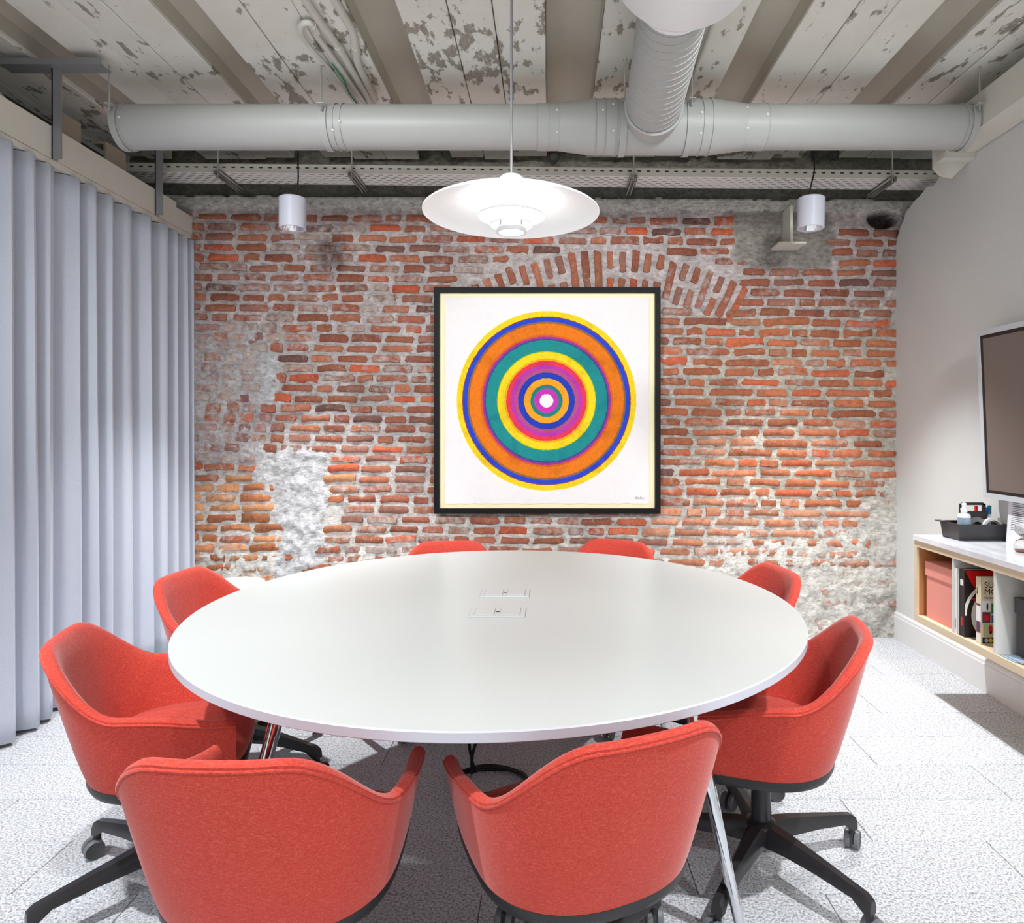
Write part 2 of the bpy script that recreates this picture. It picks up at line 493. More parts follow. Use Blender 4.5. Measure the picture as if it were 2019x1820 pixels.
NXG, NZG = 440, 262
X0w, X1w, Z0w, Z1w = -2.75, 2.75, -0.02, 3.26
gv = []; gcol = []
for j in range(NZG + 1):
    z = Z0w + (Z1w - Z0w) * j / NZG
    for i in range(NXG + 1):
        x = X0w + (X1w - X0w) * i / NXG
        u, v = CX + x * WS, CY - (z - EYE) * WS
        blk, colm, br, bl, pt, pt2 = zones(u, v)
        n_lo = fn(x, z, 4.5, 1.0); n_mid = fn(x, z, 17, 2.0); n_hi = fn(x, z, 46, 7.0)
        d = 0.0035 + 0.003 * n_lo + 0.006 * n_mid + 0.004 * n_hi
        cover = max(blk * 0.55, colm, br, bl, pt * 1.2, pt2)
        d += cover * 0.012
        rough = max(colm, br * 0.8, bl * 1.1)
        d += rough * (0.012 * n_mid + 0.008 * n_hi)
        # tones
        warm = sstep(1250, 1450, u) * (1 - sstep(960, 1100, v)) * sstep(560, 700, v)
        top = 1 - sstep(520, 760, v + 60 * n_lo)
        low = sstep(930, 1120, v + 50 * n_lo)
        c = Vector((214, 208, 205))
        c = c.lerp(Vector((222, 211, 209)), top)
        c = c.lerp(Vector((222, 214, 200)), warm)
        c = c.lerp(Vector((238, 234, 226)), low)
        c = c.lerp(Vector((206, 200, 200)), blk * 0.8)
        c = c.lerp(Vector((228, 228, 230)), colm * 0.85)
        c = c.lerp(Vector((232, 228, 220)), br * 0.6)
        c = c.lerp(Vector((176, 169, 161)), min(1, pt))
        k = 1 + 0.10 * n_mid + 0.08 * n_hi
        # crown ledge of pale render with a broken lower edge, dark rough band over it
        led_b = 417 + 5 * n_mid + 4 * fn(x, z, 9, 9.0) + 0.006 * (u - 1085)
        led_t = 392 + 3 * n_mid + 0.006 * (u - 1085)
        if v < led_b:
            if v > led_t:
                d = 0.034 + 0.004 * n_mid + 0.003 * n_hi; c = Vector((236, 234, 226))
            else:
                d = -0.03 + 0.012 * n_mid + 0.008 * n_hi; c = Vector((148, 144, 136))
                if v < 336: d += 0.02; c = Vector((176, 170, 156))
        # broken pocket at the upper right corner
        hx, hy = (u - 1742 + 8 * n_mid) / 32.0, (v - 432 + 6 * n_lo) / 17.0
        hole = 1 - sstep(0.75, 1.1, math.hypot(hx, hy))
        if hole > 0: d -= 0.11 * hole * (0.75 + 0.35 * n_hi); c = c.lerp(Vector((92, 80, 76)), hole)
        gv.append((x, WY - d, z))
        gcol += [lin(max(0, min(255, c.x * k))), lin(max(0, min(255, c.y * k))), lin(max(0, min(255, c.z * k))), 1.0]
gf = []
for j in range(NZG):
    for i in range(NXG):
        a = j * (NXG + 1) + i
        gf.append((a, a + 1, a + NXG + 2, a + NXG + 1))
n0 = len(gv)
gv += [(X0w, WY + 0.2, Z0w), (X1w, WY + 0.2, Z0w), (X1w, WY + 0.2, Z1w), (X0w, WY + 0.2, Z1w)]
gf.append((n0 + 1, n0, n0 + 3, n0 + 2))
me = bpy.data.meshes.new('wall_back'); me.from_pydata(gv, [], gf)
ca = me.color_attributes.new('mcol', 'FLOAT_COLOR', 'POINT')
ca.data.foreach_set('color', gcol + [0.3, 0.3, 0.3, 1] * 4)
me.materials.append(MATS['mortar']); me.shade_smooth()
wall_back = bpy.data.objects.new('wall_back', me); COL.objects.link(wall_back)
tag(wall_back, 'exposed old brick wall with crumbling lime mortar and plaster patches', 'wall', kind='structure')

# brick outlines shared by alike bricks
def brick_shape(r, ragged):
    # unit outline in x,z within +-0.5, ten points
    base = [(-0.5,-0.26),(-0.455,-0.5),(-0.1,-0.5),(0.2,-0.5),(0.455,-0.5),(0.5,-0.24),(0.5,0.26),(0.45,0.5),(0.05,0.5),(-0.45,0.5)]
    out = []
    for (a, c_) in base:
        out.append((a + r.uniform(-1, 1) * 0.026 * (1 + ragged), c_ + r.uniform(-1, 1) * 0.10 * (1 + ragged * 1.6)))
    return out
def brick_geo(shape, r):
    v = []; n = len(shape)
    for (a, c_) in shape: v.append((a, 0.03, c_))
    for (a, c_) in shape: v.append((a, -0.006, c_))
    tilt = r.uniform(-0.002, 0.002)
    for (a, c_) in shape: v.append((a * 0.965, -0.0105 + tilt * a * 2, c_ * 0.84))
    f = []
    for i in range(n):
        j = (i + 1) % n
        f.append((i, j, n + j, n + i)); f.append((n + i, n + j, 2*n + j, 2*n + i))
    f.append(tuple(range(2*n, 3*n)))
    return v, f
rb = random.Random(21)
variants = []
for k in range(24):
    vv, ff = brick_geo(brick_shape(rb, 0.0 if k < 14 else 1.0), rb)
    me_ = bpy.data.meshes.new('brick'); me_.from_pydata(vv, [], ff)
    bm = bmesh.new(); bm.from_mesh(me_); bmesh.ops.recalc_face_normals(bm, faces=bm.faces); bm.to_mesh(me_); bm.free()
    me_.materials.append(MATS['brick']); me_.shade_smooth(); me_.set_sharp_from_angle(angle=math.radians(50))
    variants.append((me_, vv, ff))

bricks = []        # (u, v, w_px, h_px, angle, colour, lime, ragged, proud)
def brick_colour(u, v):
    x, z = wx(u), wz(v)
    q = rb.random() + 0.12 * fn(x, z, 2.0, 4)
    right = sstep(1180, 1420, u) * sstep(590, 680, v)
    low_l = (1 - sstep(620, 760, u)) * sstep(900, 960, v)
    blk = zones(u, v)[0]
    if blk > 0.5: c = rb.choice([(150, 96, 92), (136, 84, 84), (176, 92, 66), (158, 120, 118)])
    elif low_l > 0.5: c = rb.choice([(186, 110, 62), (172, 96, 52), (194, 128, 80), (164, 84, 52)])
    elif right > 0.5:
        c = (186, 98, 60) if q < 0.5 else (172, 88, 56) if q < 0.80 else (198, 86, 50) if q < 0.92 else (196, 124, 90)
    else:
        c = (152, 78, 56) if q < 0.36 else (166, 92, 62) if q < 0.62 else (146, 90, 74) if q < 0.86 else (194, 80, 46) if q < 0.95 else (112, 70, 62)
    if v > 1000 and u > 1290: c = tuple(int(a * 0.6 + b_ * 0.4) for a, b_ in zip(c, (206, 150, 118)))
    c = tuple(a * 0.78 + b_ * 0.22 for a, b_ in zip(c, (182, 164, 152)))
    f_ = rb.uniform(0.9, 1.1)
    return tuple(min(255, a * f_) for a in c)
ARC = (1203.0, 1086.0)
def in_arch(u, v):
    r_ = math.hypot(u - ARC[0], v - ARC[1]); a_ = abs(math.atan2(u - ARC[0], ARC[1] - v))
    return a_ < math.radians(28.0) and 494 < r_ < 602
PITCH = 19.75
row = 0
v = 429.0
while v < 1262:
    u = 340 - rb.uniform(0, 60) - (row % 2) * 30
    while u < 1790:
        right = u > 1290 and v > 600
        blk_here = 380 < u < 540 and 640 < v < 905
        if blk_here: w_ = rb.choice([24, 30, 34, 26])
        elif right: w_ = rb.choice([58, 56, 60, 36, 60, 74, 30, 58, 86])
        else: w_ = rb.choice([56, 58, 60, 58, 54, 30, 60, 42])
        gap = rb.uniform(6, 11)
        uc = u + w_ / 2
        vc = v + 0.0095 * (uc - 1085) + 5.5 + rb.uniform(-1.1, 1.1)
        blk, colm, br, bl, pt, pt2 = zones(uc, vc)
        skip = colm > 0.62 or pt > 0.45 or in_arch(uc, vc) or (br > 0.7 and rb.random() < 0.42) or (math.hypot((uc - 1742) / 50, (vc - 432) / 20) < 1)
        if not skip and vc < 1258 and uc < 1775:
            lime = 0.08 + 0.24 * rb.random() ** 1.6
            if v < 760 and u < 1290: lime += 0.02 + 0.10 * rb.random()
            lime += 0.30 * max(br, 0.8 * bl, pt2) + 0.20 * blk
            if vc > 1000 and 1290 > uc > 640: lime += 0.08
            h_ = rb.uniform(11.6, 14.2) if not blk_here else rb.uniform(14.5, 17.5)
            ragged = (bl > 0.3 or br > 0.35 or (uc < 690 and vc > 905) or rb.random() < 0.16)
            bricks.append((uc, vc, w_, h_, rb.uniform(-0.012, 0.012) + 0.0095, brick_colour(uc, vc), lime, ragged, rb.uniform(-0.003, 0.003) + (0.003 if not ragged else 0.001)))
        u += w_ + gap
    v += PITCH; row += 1
# the flat relieving arch over the picture: bricks on end, fanned
k = -11
while k <= 11:
    a_ = math.radians(k * 2.47)
    top_r = 594 + rb.uniform(-4, 3) - (6 if k > 4 else 0)
    parts_ = [(top_r, 506)] if rb.random() < 0.4 else [(top_r, 548 + rb.uniform(-14, 14)), (540, 500)]
    for (ra, rbm) in parts_:
        rm = (ra + rbm) / 2
        bricks.append((ARC[0] + rm * math.sin(a_), ARC[1] - rm * math.cos(a_), ra - rbm - 3, rb.uniform(12, 14.5), PI/2 + a_ * 1.02, brick_colour(1000, 500), (0.05 if k < 5 else 0.2) + 0.22 * rb.random() ** 2, False, rb.uniform(0, 0.004)))
    k += 1

def shows(bk):
    u, v = bk[0], bk[1]
    if 850 < u < 1308 and 560 < v < 1018: return False
    if u < 385: return False
    if 835 < u < 1180 and v < 466: return False
    if v > 1150 or (v > 1085 and 620 < u < 1450): return False
    return True
order = sorted(bricks, key=lambda q: -((q[2] * q[3]) * (1.0 if shows(q) else 0.0) * (1.0 - q[6])))
near, far = order[:300], order[300:]
def brick_matrix(bk):
    u, v, w_, h_, an, c_, lime, rag, proud = bk
    return Matrix.Translation((wx(u), WY - proud, wz(v))) @ Matrix.Rotation(an, 4, 'Y') @ Matrix.Diagonal((w_ / WS, 1, h_ / WS, 1))
for bk in near:
    vi = rb.randrange(0, 14) if not bk[7] else rb.randrange(14, 24)
    o = bpy.data.objects.new('brick', variants[vi][0]); COL.objects.link(o)
    o.parent = wall_back
    o.matrix_world = brick_matrix(bk)
    o.color = (lin(bk[5][0]), lin(bk[5][1]), lin(bk[5][2]), bk[6])
fv = []; ffc = []; fcol = []
for bk in far:
    vi = rb.randrange(0, 14) if not bk[7] else rb.randrange(14, 24)
    M = brick_matrix(bk); n = len(fv)
    _, vv, ff = variants[vi]
    fv += [M @ Vector(p) for p in vv]; ffc += [[i + n for i in q] for q in ff]
    fcol += [lin(bk[5][0]), lin(bk[5][1]), lin(bk[5][2]), bk[6]] * len(vv)
o = mesh_obj('brick_courses', fv, ffc, MATS['brick_far'], wall_back, 50)
ca = o.data.color_attributes.new('bcol', 'FLOAT_COLOR', 'POINT'); ca.data.foreach_set('color', fcol)
o['kind'] = 'stuff'

# steel beam stub sticking out of the cement patch
sb = empty('steel_beam_stub', at(1562, 440, WY))
tag(sb, 'pale painted steel beam end set in the cement patch on the brick wall', 'beam')
base = Vector(sb.location)
x_, z_ = (1553 - CX) * 4.28 / F, EYE + (CY - 488) * 4.28 / F
MB().box((-0.085, -0.18, z_ - base.z), (0.085, 0.02, z_ - base.z + 0.012)).build('bottom_flange', MATS['beige_metal'], sb).location.x = x_ - base.x
MB().box((-0.008, -0.16, 0), (0.008, 0.02, 0.235)).build('web', MATS['beige_metal'], sb).location = (x_ - base.x, 0, z_ - base.z + 0.012)

# ---------------------------------------------------------------- right wall: white partition with a ragged top near the brick
prof = [(-0.6, -0.02), (4.39, -0.02), (4.39, 2.42)]
rr = random.Random(3)
for (py, pz) in ((4.385, 2.50), (4.36, 2.56), (4.345, 2.60), (4.31, 2.655), (4.27, 2.69), (4.23, 2.73), (4.18, 2.745), (4.13, 2.775), (4.07, 2.77), (4.0, 2.80), (3.93, 2.79), (3.86, 2.815), (3.79, 2.80), (3.73, 2.79), (3.68, 2.80)):
    prof.append((py + rr.uniform(-0.012, 0.012), pz + rr.uniform(-0.01, 0.01)))
prof += [(3.62, 2.83), (3.60, 3.2), (-0.6, 3.2)]
M = Matrix(((0, 0, 1, XR), (1, 0, 0, 0), (0, 1, 0, 0), (0, 0, 0, 1)))
wr = MB().prism(prof, 0.12, M).build('wall_right', MATS['white_paint'])
tag(wr, 'plain white plastered partition on the right', 'wall', kind='structure')
o = MB().box((2.7, 3.2, 2.0), (2.78, 4.6, 3.3)).build('wall_beyond', MATS['dark_void']); tag(o, 'dim wall over the partition', 'wall', kind='structure')
# baseboard
bp = [(0, 0), (-0.016, 0), (-0.016, 0.142), (-0.012, 0.150), (-0.012, 0.160), (-0.006, 0.170), (0, 0.172)]
M = Matrix(((1, 0, 0, XR), (0, 0, 1, -0.5), (0, 1, 0, 0), (0, 0, 0, 1)))
bb = MB().prism(bp, 4.36 + 0.5, M).build('baseboard_right', MATS['baseboard_white'])
tag(bb, 'tall white moulded baseboard along the white wall', 'baseboard', kind='structure')

# left: wall behind the curtain
wl = MB().box((-2.95, -0.6, -0.02), (-2.85, 4.6, 3.3)).build('wall_left', MATS['dark_void'])
tag(wl, 'dim wall behind the curtain', 'wall', kind='structure')

# ---------------------------------------------------------------- ceiling: painted boards with smooth plaster channels between
ceil = MB().box((-3.0, -0.6, 3.27), (2.9, 4.5, 3.33)).build('ceiling', MATS['dark_void'])
tag(ceil, 'old board ceiling with flaking off-white paint and plaster channels', 'ceiling', kind='structure')
chan = [(-2.43, -2.23), (-1.64, -1.45), (-0.845, -0.635), (-0.02, 0.225), (0.865, 1.075), (1.61, 1.85)]
edges = [-2.95] + [e for c_ in chan for e in c_] + [2.85]
rc = random.Random(5)
for gi in range(0, len(edges), 2):
    a, b_ = edges[gi], edges[gi + 1]
    nb = max(1, round((b_ - a) / 0.205))
    cuts = [a] + [a + (b_ - a) * (k + rc.uniform(-0.1, 0.1)) / nb for k in range(1, nb)] + [b_]
    for k in range(nb):
        x0, x1 = cuts[k] + 0.002, cuts[k + 1] - 0.002
        dz = rc.uniform(-0.004, 0.004); yend = 4.33 - rc.uniform(0, 0.05)
        n = 26; v_ = []; f_ = []
        for i in range(n + 1):
            yy = -0.5 + (yend + 0.5) * i / n
            wl_, wr_ = 0.0022 * fn(x0, yy, 9, 2), 0.0022 * fn(x1, yy, 9, 6)
            v_ += [(x0 + wl_, yy, HC + dz + 0.003), (x0 + 0.004 + wl_, yy, HC + dz), (x1 - 0.004 + wr_, yy, HC + dz), (x1 + wr_, yy, HC + dz + 0.003), (x1 + wr_, yy, HC + 0.05), (x0 + wl_, yy, HC + 0.05)]
        for i in range(n):
            for q in range(6):
                q2 = (q + 1) % 6
                f_.append((i*6+q, i*6+q2, (i+1)*6+q2, (i+1)*6+q))
        f_ += [tuple(range(6)), tuple(n*6+q for q in range(6))]
        mesh_obj('plank', v_, f_, MATS['ceiling_board'], ceil)
for (a, b_) in chan:
    pf = [(a, HC + 0.02), (a + 0.003, HC + 0.075)]
    for k in range(9):
        t = k / 8
        pf.append((a + 0.006 + (b_ - a - 0.012) * t, HC + 0.09 + 0.035 * math.sin(PI * t)))
    pf += [(b_ - 0.003, HC + 0.075), (b_, HC + 0.02)]
    top_ = [(b_, HC + 0.165), (a, HC + 0.165)]
    poly = pf + top_
    n = 20; v_ = []; f_ = []; q_ = len(poly)
    for i in range(n + 1):
        yy = -0.5 + 4.74 * i / n
        for (px, pz) in poly: v_.append((px, yy, pz + 0.004 * fn(px * 3, yy, 2.0, 8)))
    for i in range(n):
        for q in range(q_):
            q2 = (q + 1) % q_
            f_.append((i*q_+q, i*q_+q2, (i+1)*q_+q2, (i+1)*q_+q))
    f_ += [tuple(range(q_)), tuple(n*q_+q for q in range(q_))]
    mesh_obj('plaster_channel', v_, f_, MATS['plaster_smooth'], ceil, 40)
# broken ends of boards, rubble lumps on the wall head
for (a, b_) in chan[2:]:
    for k in range(5):
        s = rc.uniform(0.025, 0.05); bb_ = MB()
        bb_.lathe([(0.001, -s*0.7), (s*0.8, -s*0.4), (s, 0), (s*0.7, s*0.5), (0.001, s*0.7)], 7)
        o = bb_.build('rubble', MATS['dark_void'], ceil)
        o.location = (rc.uniform(a, b_), 4.31, HC + rc.uniform(0.0, 0.07)); o.rotation_euler = (rc.random()*3, rc.random()*3, 0)

# boxed trunking along the top of the white wall
bx = empty('box_trunking', (2.16, 1.5, 2.82))
tag(bx, 'white boxed trunking running along the top of the white wall', 'trunking')
MB().box((-0.075, -2.0, 0), (0.085, 2.1, 0.17)).build('casing', MATS['beige_metal'], bx)
MB().box((-0.08, 2.04, -0.03), (0.09, 2.1, 0.004)).build('end_strip', MATS['beige_metal'], bx)
M = Matrix(((1, 0, 0, 0), (0, 0, 1, 2.1), (0, 1, 0, 0), (0, 0, 0, 1)))
MB().prism([(-0.10, 0.24), (-0.10, -0.06), (-0.06, -0.10), (0.0, -0.115), (0.085, -0.03), (0.085, 0.24)], 0.012, M).build('end_plate', MATS['beige_metal'], bx)

# ================================================================== THINGS
# ---------------------------------------------------------------- round table
TCX, TCY, TR, TZ = -0.18, 2.376, 1.022, 0.74
tb = empty('conference_table', (TCX, TCY, 0))
tag(tb, 'large round white meeting table on splayed chrome legs', 'table')
def half_top(sign):
    n = 72; mb = MB()
    gap = 0.0006
    ring = []
    for (r_, z_) in ((TR - 0.004, TZ - 0.026), (TR, TZ - 0.023), (TR, TZ - 0.003), (TR - 0.003, TZ)):
        ring.append([(r_ * math.cos(PI * k / n), sign * (gap + r_ * math.sin(PI * k / n)), z_) for k in range(n + 1)])
    v_ = [p for rg in ring for p in rg]; q = n + 1; f_ = []; mi = []
    for i in range(3):
        for k in range(n):
            f_.append((i*q+k, i*q+k+1, (i+1)*q+k+1, (i+1)*q+k)); mi.append(1)
        f_.append((i*q, (i+1)*q, (i+1)*q+n, i*q+n)); mi.append(0)
    f_.append(tuple(range(q))); mi.append(0)
    f_.append(tuple(3*q+k for k in range(q))); mi.append(0)
    mb.v = [Vector(p) for p in v_]; mb.f = [list(x) for x in f_]; mb.m = mi
    return mb.build('table_top', [MATS['table_white'], MATS['table_edge']], tb, 35)
half_top(1); half_top(-1)
for ang in (-42, 222, 42, 138):
    a_ = math.radians(ang)
    d = Vector((math.cos(a_), math.sin(a_), 0))
    p0, p1 = d * 0.735 + Vector((0, 0, TZ - 0.026)), d * 0.925 + Vector((0, 0, 0.004))
    MB().tube([p0, p0.lerp(p1, 0.5), p1], [0.021, 0.018, 0.0135], 20).build('leg', MATS['chrome'], tb, 40)
    MB().lathe([(0.06, TZ-0.034), (0.06, TZ-0.026)], 24, Matrix.Translation(d * 0.73), cap0=True, cap1=True).build('mounting_plate', MATS['galv'], tb, 40)
MB().box((-0.62, -0.03, TZ-0.066), (0.62, 0.03, TZ-0.027)).build('under_beam', MATS['grey_metal'], tb)
for (x0, x1, y0, y1) in ((-0.268, -0.083, 2.180, 2.290), (-0.258, -0.078, 2.440, 2.560)):
    x0 -= TCX; x1 -= TCX; y0 -= TCY; y1 -= TCY
    pm = MB().box((x0, y0, TZ + 0.0002), (x1, y1, TZ + 0.0035)).build('power_module', MATS['table_white'], tb)
    MB().box((x0 - 0.002, y0 - 0.002, TZ + 0.0001), (x1 + 0.002, y1 + 0.002, TZ + 0.0012)).build('rim', MATS['table_line'], pm)
    for k in (0, 1):
        c_ = x0 + (x1 - x0) * (0.27 if k == 0 else 0.73)
        MB().box((c_ - 0.034, y0 + 0.012, TZ + 0.0034), (c_ + 0.034, y1 - 0.01, TZ + 0.0042)).build('groove', MATS['table_line'], pm)
        MB().box((c_ - 0.032, y0 + 0.014, TZ + 0.004), (c_ + 0.032, y1 - 0.012, TZ + 0.0056)).build('lid', MATS['table_white'], pm)
    MB().lathe([(0.007, TZ + 0.0034), (0.007, TZ + 0.0042)], 14, Matrix.Translation(((x0+x1)/2, (y0+y1)/2, 0)), cap1=True).build('button', MATS['text_dark'], pm)

# ---------------------------------------------------------------- upholstered tub chairs
ZB, ZT = 0.392, 0.77
def plan(phi_t, wv):
    """phi_t in -1..1 from left arm tip round the back to right arm tip; wv 0 bottom .. 1 top height"""
    hw = 0.242 + 0.075 * wv
    yb = 0.205 + 0.10 * wv          # reach of the back behind the origin
    yf = 0.200                       # arm tips in front
    yc = 0.02
    a = abs(phi_t)
    sgn = 1 if phi_t >= 0 else -1
    if a > 0.72:
        t = (a - 0.72) / 0.28
        return Vector((sgn * (hw - 0.012 * t * t), yc + (yf - yc) * t, 0))
    th = a / 0.72 * PI / 2
    e = 2 / (2.35 + 0.2 * min(1, wv))
    return Vector((sgn * hw * (math.sin(th) ** e), yc - (yb + yc) * (math.cos(th) ** e), 0))
def rim_z(phi_t):
    a = abs(phi_t)
    return 0.61 + (ZT - 0.61) * (1 - sstep(0.12, 0.60, a)) - 0.042 * sstep(0.60, 1.0, a)
NC = 64
def cols(): return [(-1 + 2 * i / NC) for i in range(NC + 1)]
def outer_pt(t, z):
    wv = max(0, (z - ZB) / (ZT - ZB)) ** 0.88
    p = plan(t, wv); p.z = z
    return p
def plan_normal(t, z):
    e = 0.01
    d = outer_pt(min(1, t + e), z) - outer_pt(max(-1, t - e), z)
    return Vector((d.y, -d.x, 0)).normalized()      # outward for this winding (checked at the back)
def make_chair():
    root = empty('tub_chair')
    TH = 0.034
    grid = []
    for t in cols():
        zr = rim_z(t); colp = []
        for k in range(10):
            s = k / 9
            z = ZB + (zr - 0.014 - ZB) * s
            colp.append(outer_pt(t, z))
        n = plan_normal(t, zr)
        if n.dot(Vector((0, -1, 0)) if abs(t) < 0.3 else Vector((1 if t > 0 else -1, 0, 0))) < 0: n = -n
        o_ = outer_pt(t, zr)
        for (dn, dz) in ((-0.003, -0.005), (-0.010, 0.0), (-0.020, 0.001), (-0.029, -0.006)):
            q = o_ + n * dn; q.z = zr + dz; colp.append(q)
        for k in range(7):
            s = k / 6
            z = zr - 0.018 + (0.42 - (zr - 0.018)) * s
            q = outer_pt(t, max(z, ZB)) - n * (TH + 0.012 * s); q.z = z
            colp.append(q)
        grid.append(colp)
    R = len(grid[0]); v_ = [p for c_ in grid for p in c_]; f_ = []
    for i in range(NC):
        for k in range(R - 1):
            f_.append((i*R+k, i*R+k+1, (i+1)*R+k+1, (i+1)*R+k))
    f_.append(tuple(range(R))); f_.append(tuple(NC*R+k for k in range(R))[::-1])
    mesh_obj('shell', v_, f_, MATS['red_fabric'], root, 50)
    # piping round the outer edge of the rim
    pts = []
    for t in cols():
        zr = rim_z(t); pts.append(outer_pt(t, zr - 0.013) + Vector((0, 0, 0)))
    MB().tube(pts, 0.0036, 6).build('piping', MATS['red_fabric'], root, 60)
    # seat with front panel
    ring0 = []
    for t in cols():
        n = plan_normal(t, 0.45)
        if n.dot(Vector((0, -1, 0)) if abs(t) < 0.3 else Vector((1 if t > 0 else -1, 0, 0))) < 0: n = -n
        q = outer_pt(t, 0.45) - n * (TH + 0.002); ring0.append((q.x, min(q.y, 0.2)))
    fr = [(ring0[-1][0] * s, 0.2 + 0.02 * (1 - s * s)) for s in (0.66, 0.33, 0.0, -0.33, -0.66)]
    outl = ring0 + fr
    cx_, cy_ = 0.0, 0.03
    levels = [(0.86, ZB + 0.004), (0.93, 0.405), (0.99, 0.42), (1.0, 0.438), (0.985, 0.452), (0.93, 0.461), (0.72, 0.467), (0.4, 0.469)]
    v_ = []; f_ = []; n = len(outl)
    for (s, z) in levels:
        for (a, b_) in outl: v_.append((cx_ + (a - cx_) * s, cy_ + (b_ - cy_) * s, z))
    for i in range(len(levels) - 1):
        for k in range(n):
            k2 = (k + 1) % n
            f_.append((i*n+k, i*n+k2, (i+1)*n+k2, (i+1)*n+k))
    f_.append(tuple(range(n))[::-1]); f_.append(tuple((len(levels)-1)*n+k for k in range(n)))
    mesh_obj('seat', v_, f_, MATS['red_fabric'], root, 40)
    for s in (-1, 1):
        t = s * 0.66; pts = []
        for k in range(9):
            z = 0.46 + (rim_z(t) - 0.02 - 0.46) * k / 8
            nn = plan_normal(t, z)
            if nn.dot(Vector((s, 0, 0))) < 0: nn = -nn
            q = outer_pt(t, z) - nn * (TH + 0.001); q.z = z; pts.append(q)
        MB().tube(pts, 0.003, 6).build('seam', MATS['red_fabric'], root, 60)
    # black underside pan
    outl = [(outer_pt(t, ZB).x, outer_pt(t, ZB).y) for t in cols()]
    outl += [(outl[-1][0] * s, 0.2 + 0.012 * (1 - s * s)) for s in (0.66, 0.33, 0.0, -0.33, -0.66)]
    v_ = []; f_ = []; n = len(outl)
    levels = [(0.96, ZB + 0.006), (1.008, ZB + 0.003), (1.004, ZB - 0.012), (0.975, ZB - 0.026), (0.87, ZB - 0.037), (0.5, ZB - 0.04)]
    for (s, z) in levels:
        for (a, b_) in outl: v_.append((a * s, cy_ + (b_ - cy_) * s, z))
    for i in range(len(levels) - 1):
        for k in range(n):
            k2 = (k + 1) % n
            f_.append((i*n+k, i*n+k2, (i+1)*n+k2, (i+1)*n+k))
    f_.append(tuple(range(n))[::-1]); f_.append(tuple((len(levels)-1)*n+k for k in range(n)))
    mesh_obj('seat_pan', v_, f_, MATS['black_plastic'], root, 40)
    MB().lathe([(0.001, 0.065), (0.014, 0.065), (0.016, 0.085), (0.022, 0.09), (0.022, 0.115), (0.046, 0.12), (0.046, 0.155), (0.030, 0.165), (0.028, 0.36)], 24).build('column', MATS['base_black'], root, 40)
    return root
def add_base(root, rz):
    """five star base turned by rz relative to the chair"""
    for k in range(5):
        a_ = rz + k * 2 * PI / 5
        mb = MB(); secs = []
        for (r_, w_, zt, zb) in ((0.025, 0.030, 0.158, 0.098), (0.10, 0.026, 0.152, 0.104), (0.20, 0.021, 0.138, 0.102), (0.30, 0.017, 0.123, 0.094), (0.335, 0.0165, 0.117, 0.070), (0.352, 0.015, 0.106, 0.070)):
            secs.append([(r_, -w_, zb), (r_, -w_ * 1.0, zt - 0.016), (r_, -w_ * 0.55, zt), (r_, w_ * 0.55, zt), (r_, w_, zt - 0.016), (r_, w_, zb)])
        v_ = [p for s in secs for p in s]; f_ = []
        for i in range(len(secs) - 1):
            for q in range(6):
                q2 = (q + 1) % 6
                f_.append((i*6+q, i*6+q2, (i+1)*6+q2, (i+1)*6+q))
        f_ += [tuple(range(6)), tuple((len(secs)-1)*6+q for q in range(6))]
        mb.add(v_, f_)
        mb.tube([(0.343, 0, 0.072), (0.343, 0, 0.052)], 0.010, 12)
        leg = mb.build('leg', MATS['base_black'], root, 35)
        leg.rotation_euler = (0, 0, a_)
        cm = MB()
        ca_ = 0.7 + 1.7 * k
        M0 = Matrix.Translation((0.343, 0, 0)) @ Matrix.Rotation(ca_, 4, 'Z') @ Matrix.Translation((0.012, 0, 0))
        for s in (-1, 1):
            M = M0 @ Matrix.Translation((0, s * 0.0135, 0.0295)) @ Matrix.Rotation(-s * PI / 2, 4, 'X')
            cm.lathe([(0.001, -0.009), (0.022, -0.009), (0.0285, -0.006), (0.0285, 0.006), (0.025, 0.0095)], 22, M, 0)
            cm.lathe([(0.025, 0.0095), (0.022, 0.0075), (0.001, 0.0065)], 22, M, 1)
        cm.box((-0.02, -0.0045, 0.02), (0.012, 0.0045, 0.053), 1, M0)
        cm.build('caster', [MATS['caster_grey'], MATS['caster_dark']], leg, 35)
proto = None
def place_chair(x, y, face, base_dir, label, dz=0.0):
    """face: direction (deg, world) the seat looks; base_dir: world direction of one base arm"""
    global proto
    if proto is None:
        proto = make_chair(); r = proto
    else:
        r = proto.copy(); COL.objects.link(r)
        for ch in proto.children:
            if ch.name.split('.')[0] == 'leg': continue
            c_ = ch.copy(); COL.objects.link(c_); c_.parent = r
    r.location = (x, y, 0)
    rz = math.radians(face - 90)
    r.rotation_euler = (0, 0, rz)
    tag(r, label, 'chair', 'red tub chairs round the meeting table')
    add_base(r, math.radians(base_dir) - rz)
    return r
def toward(x, y, turn=0): return math.degrees(math.atan2(TCY - y, TCX - x)) + turn
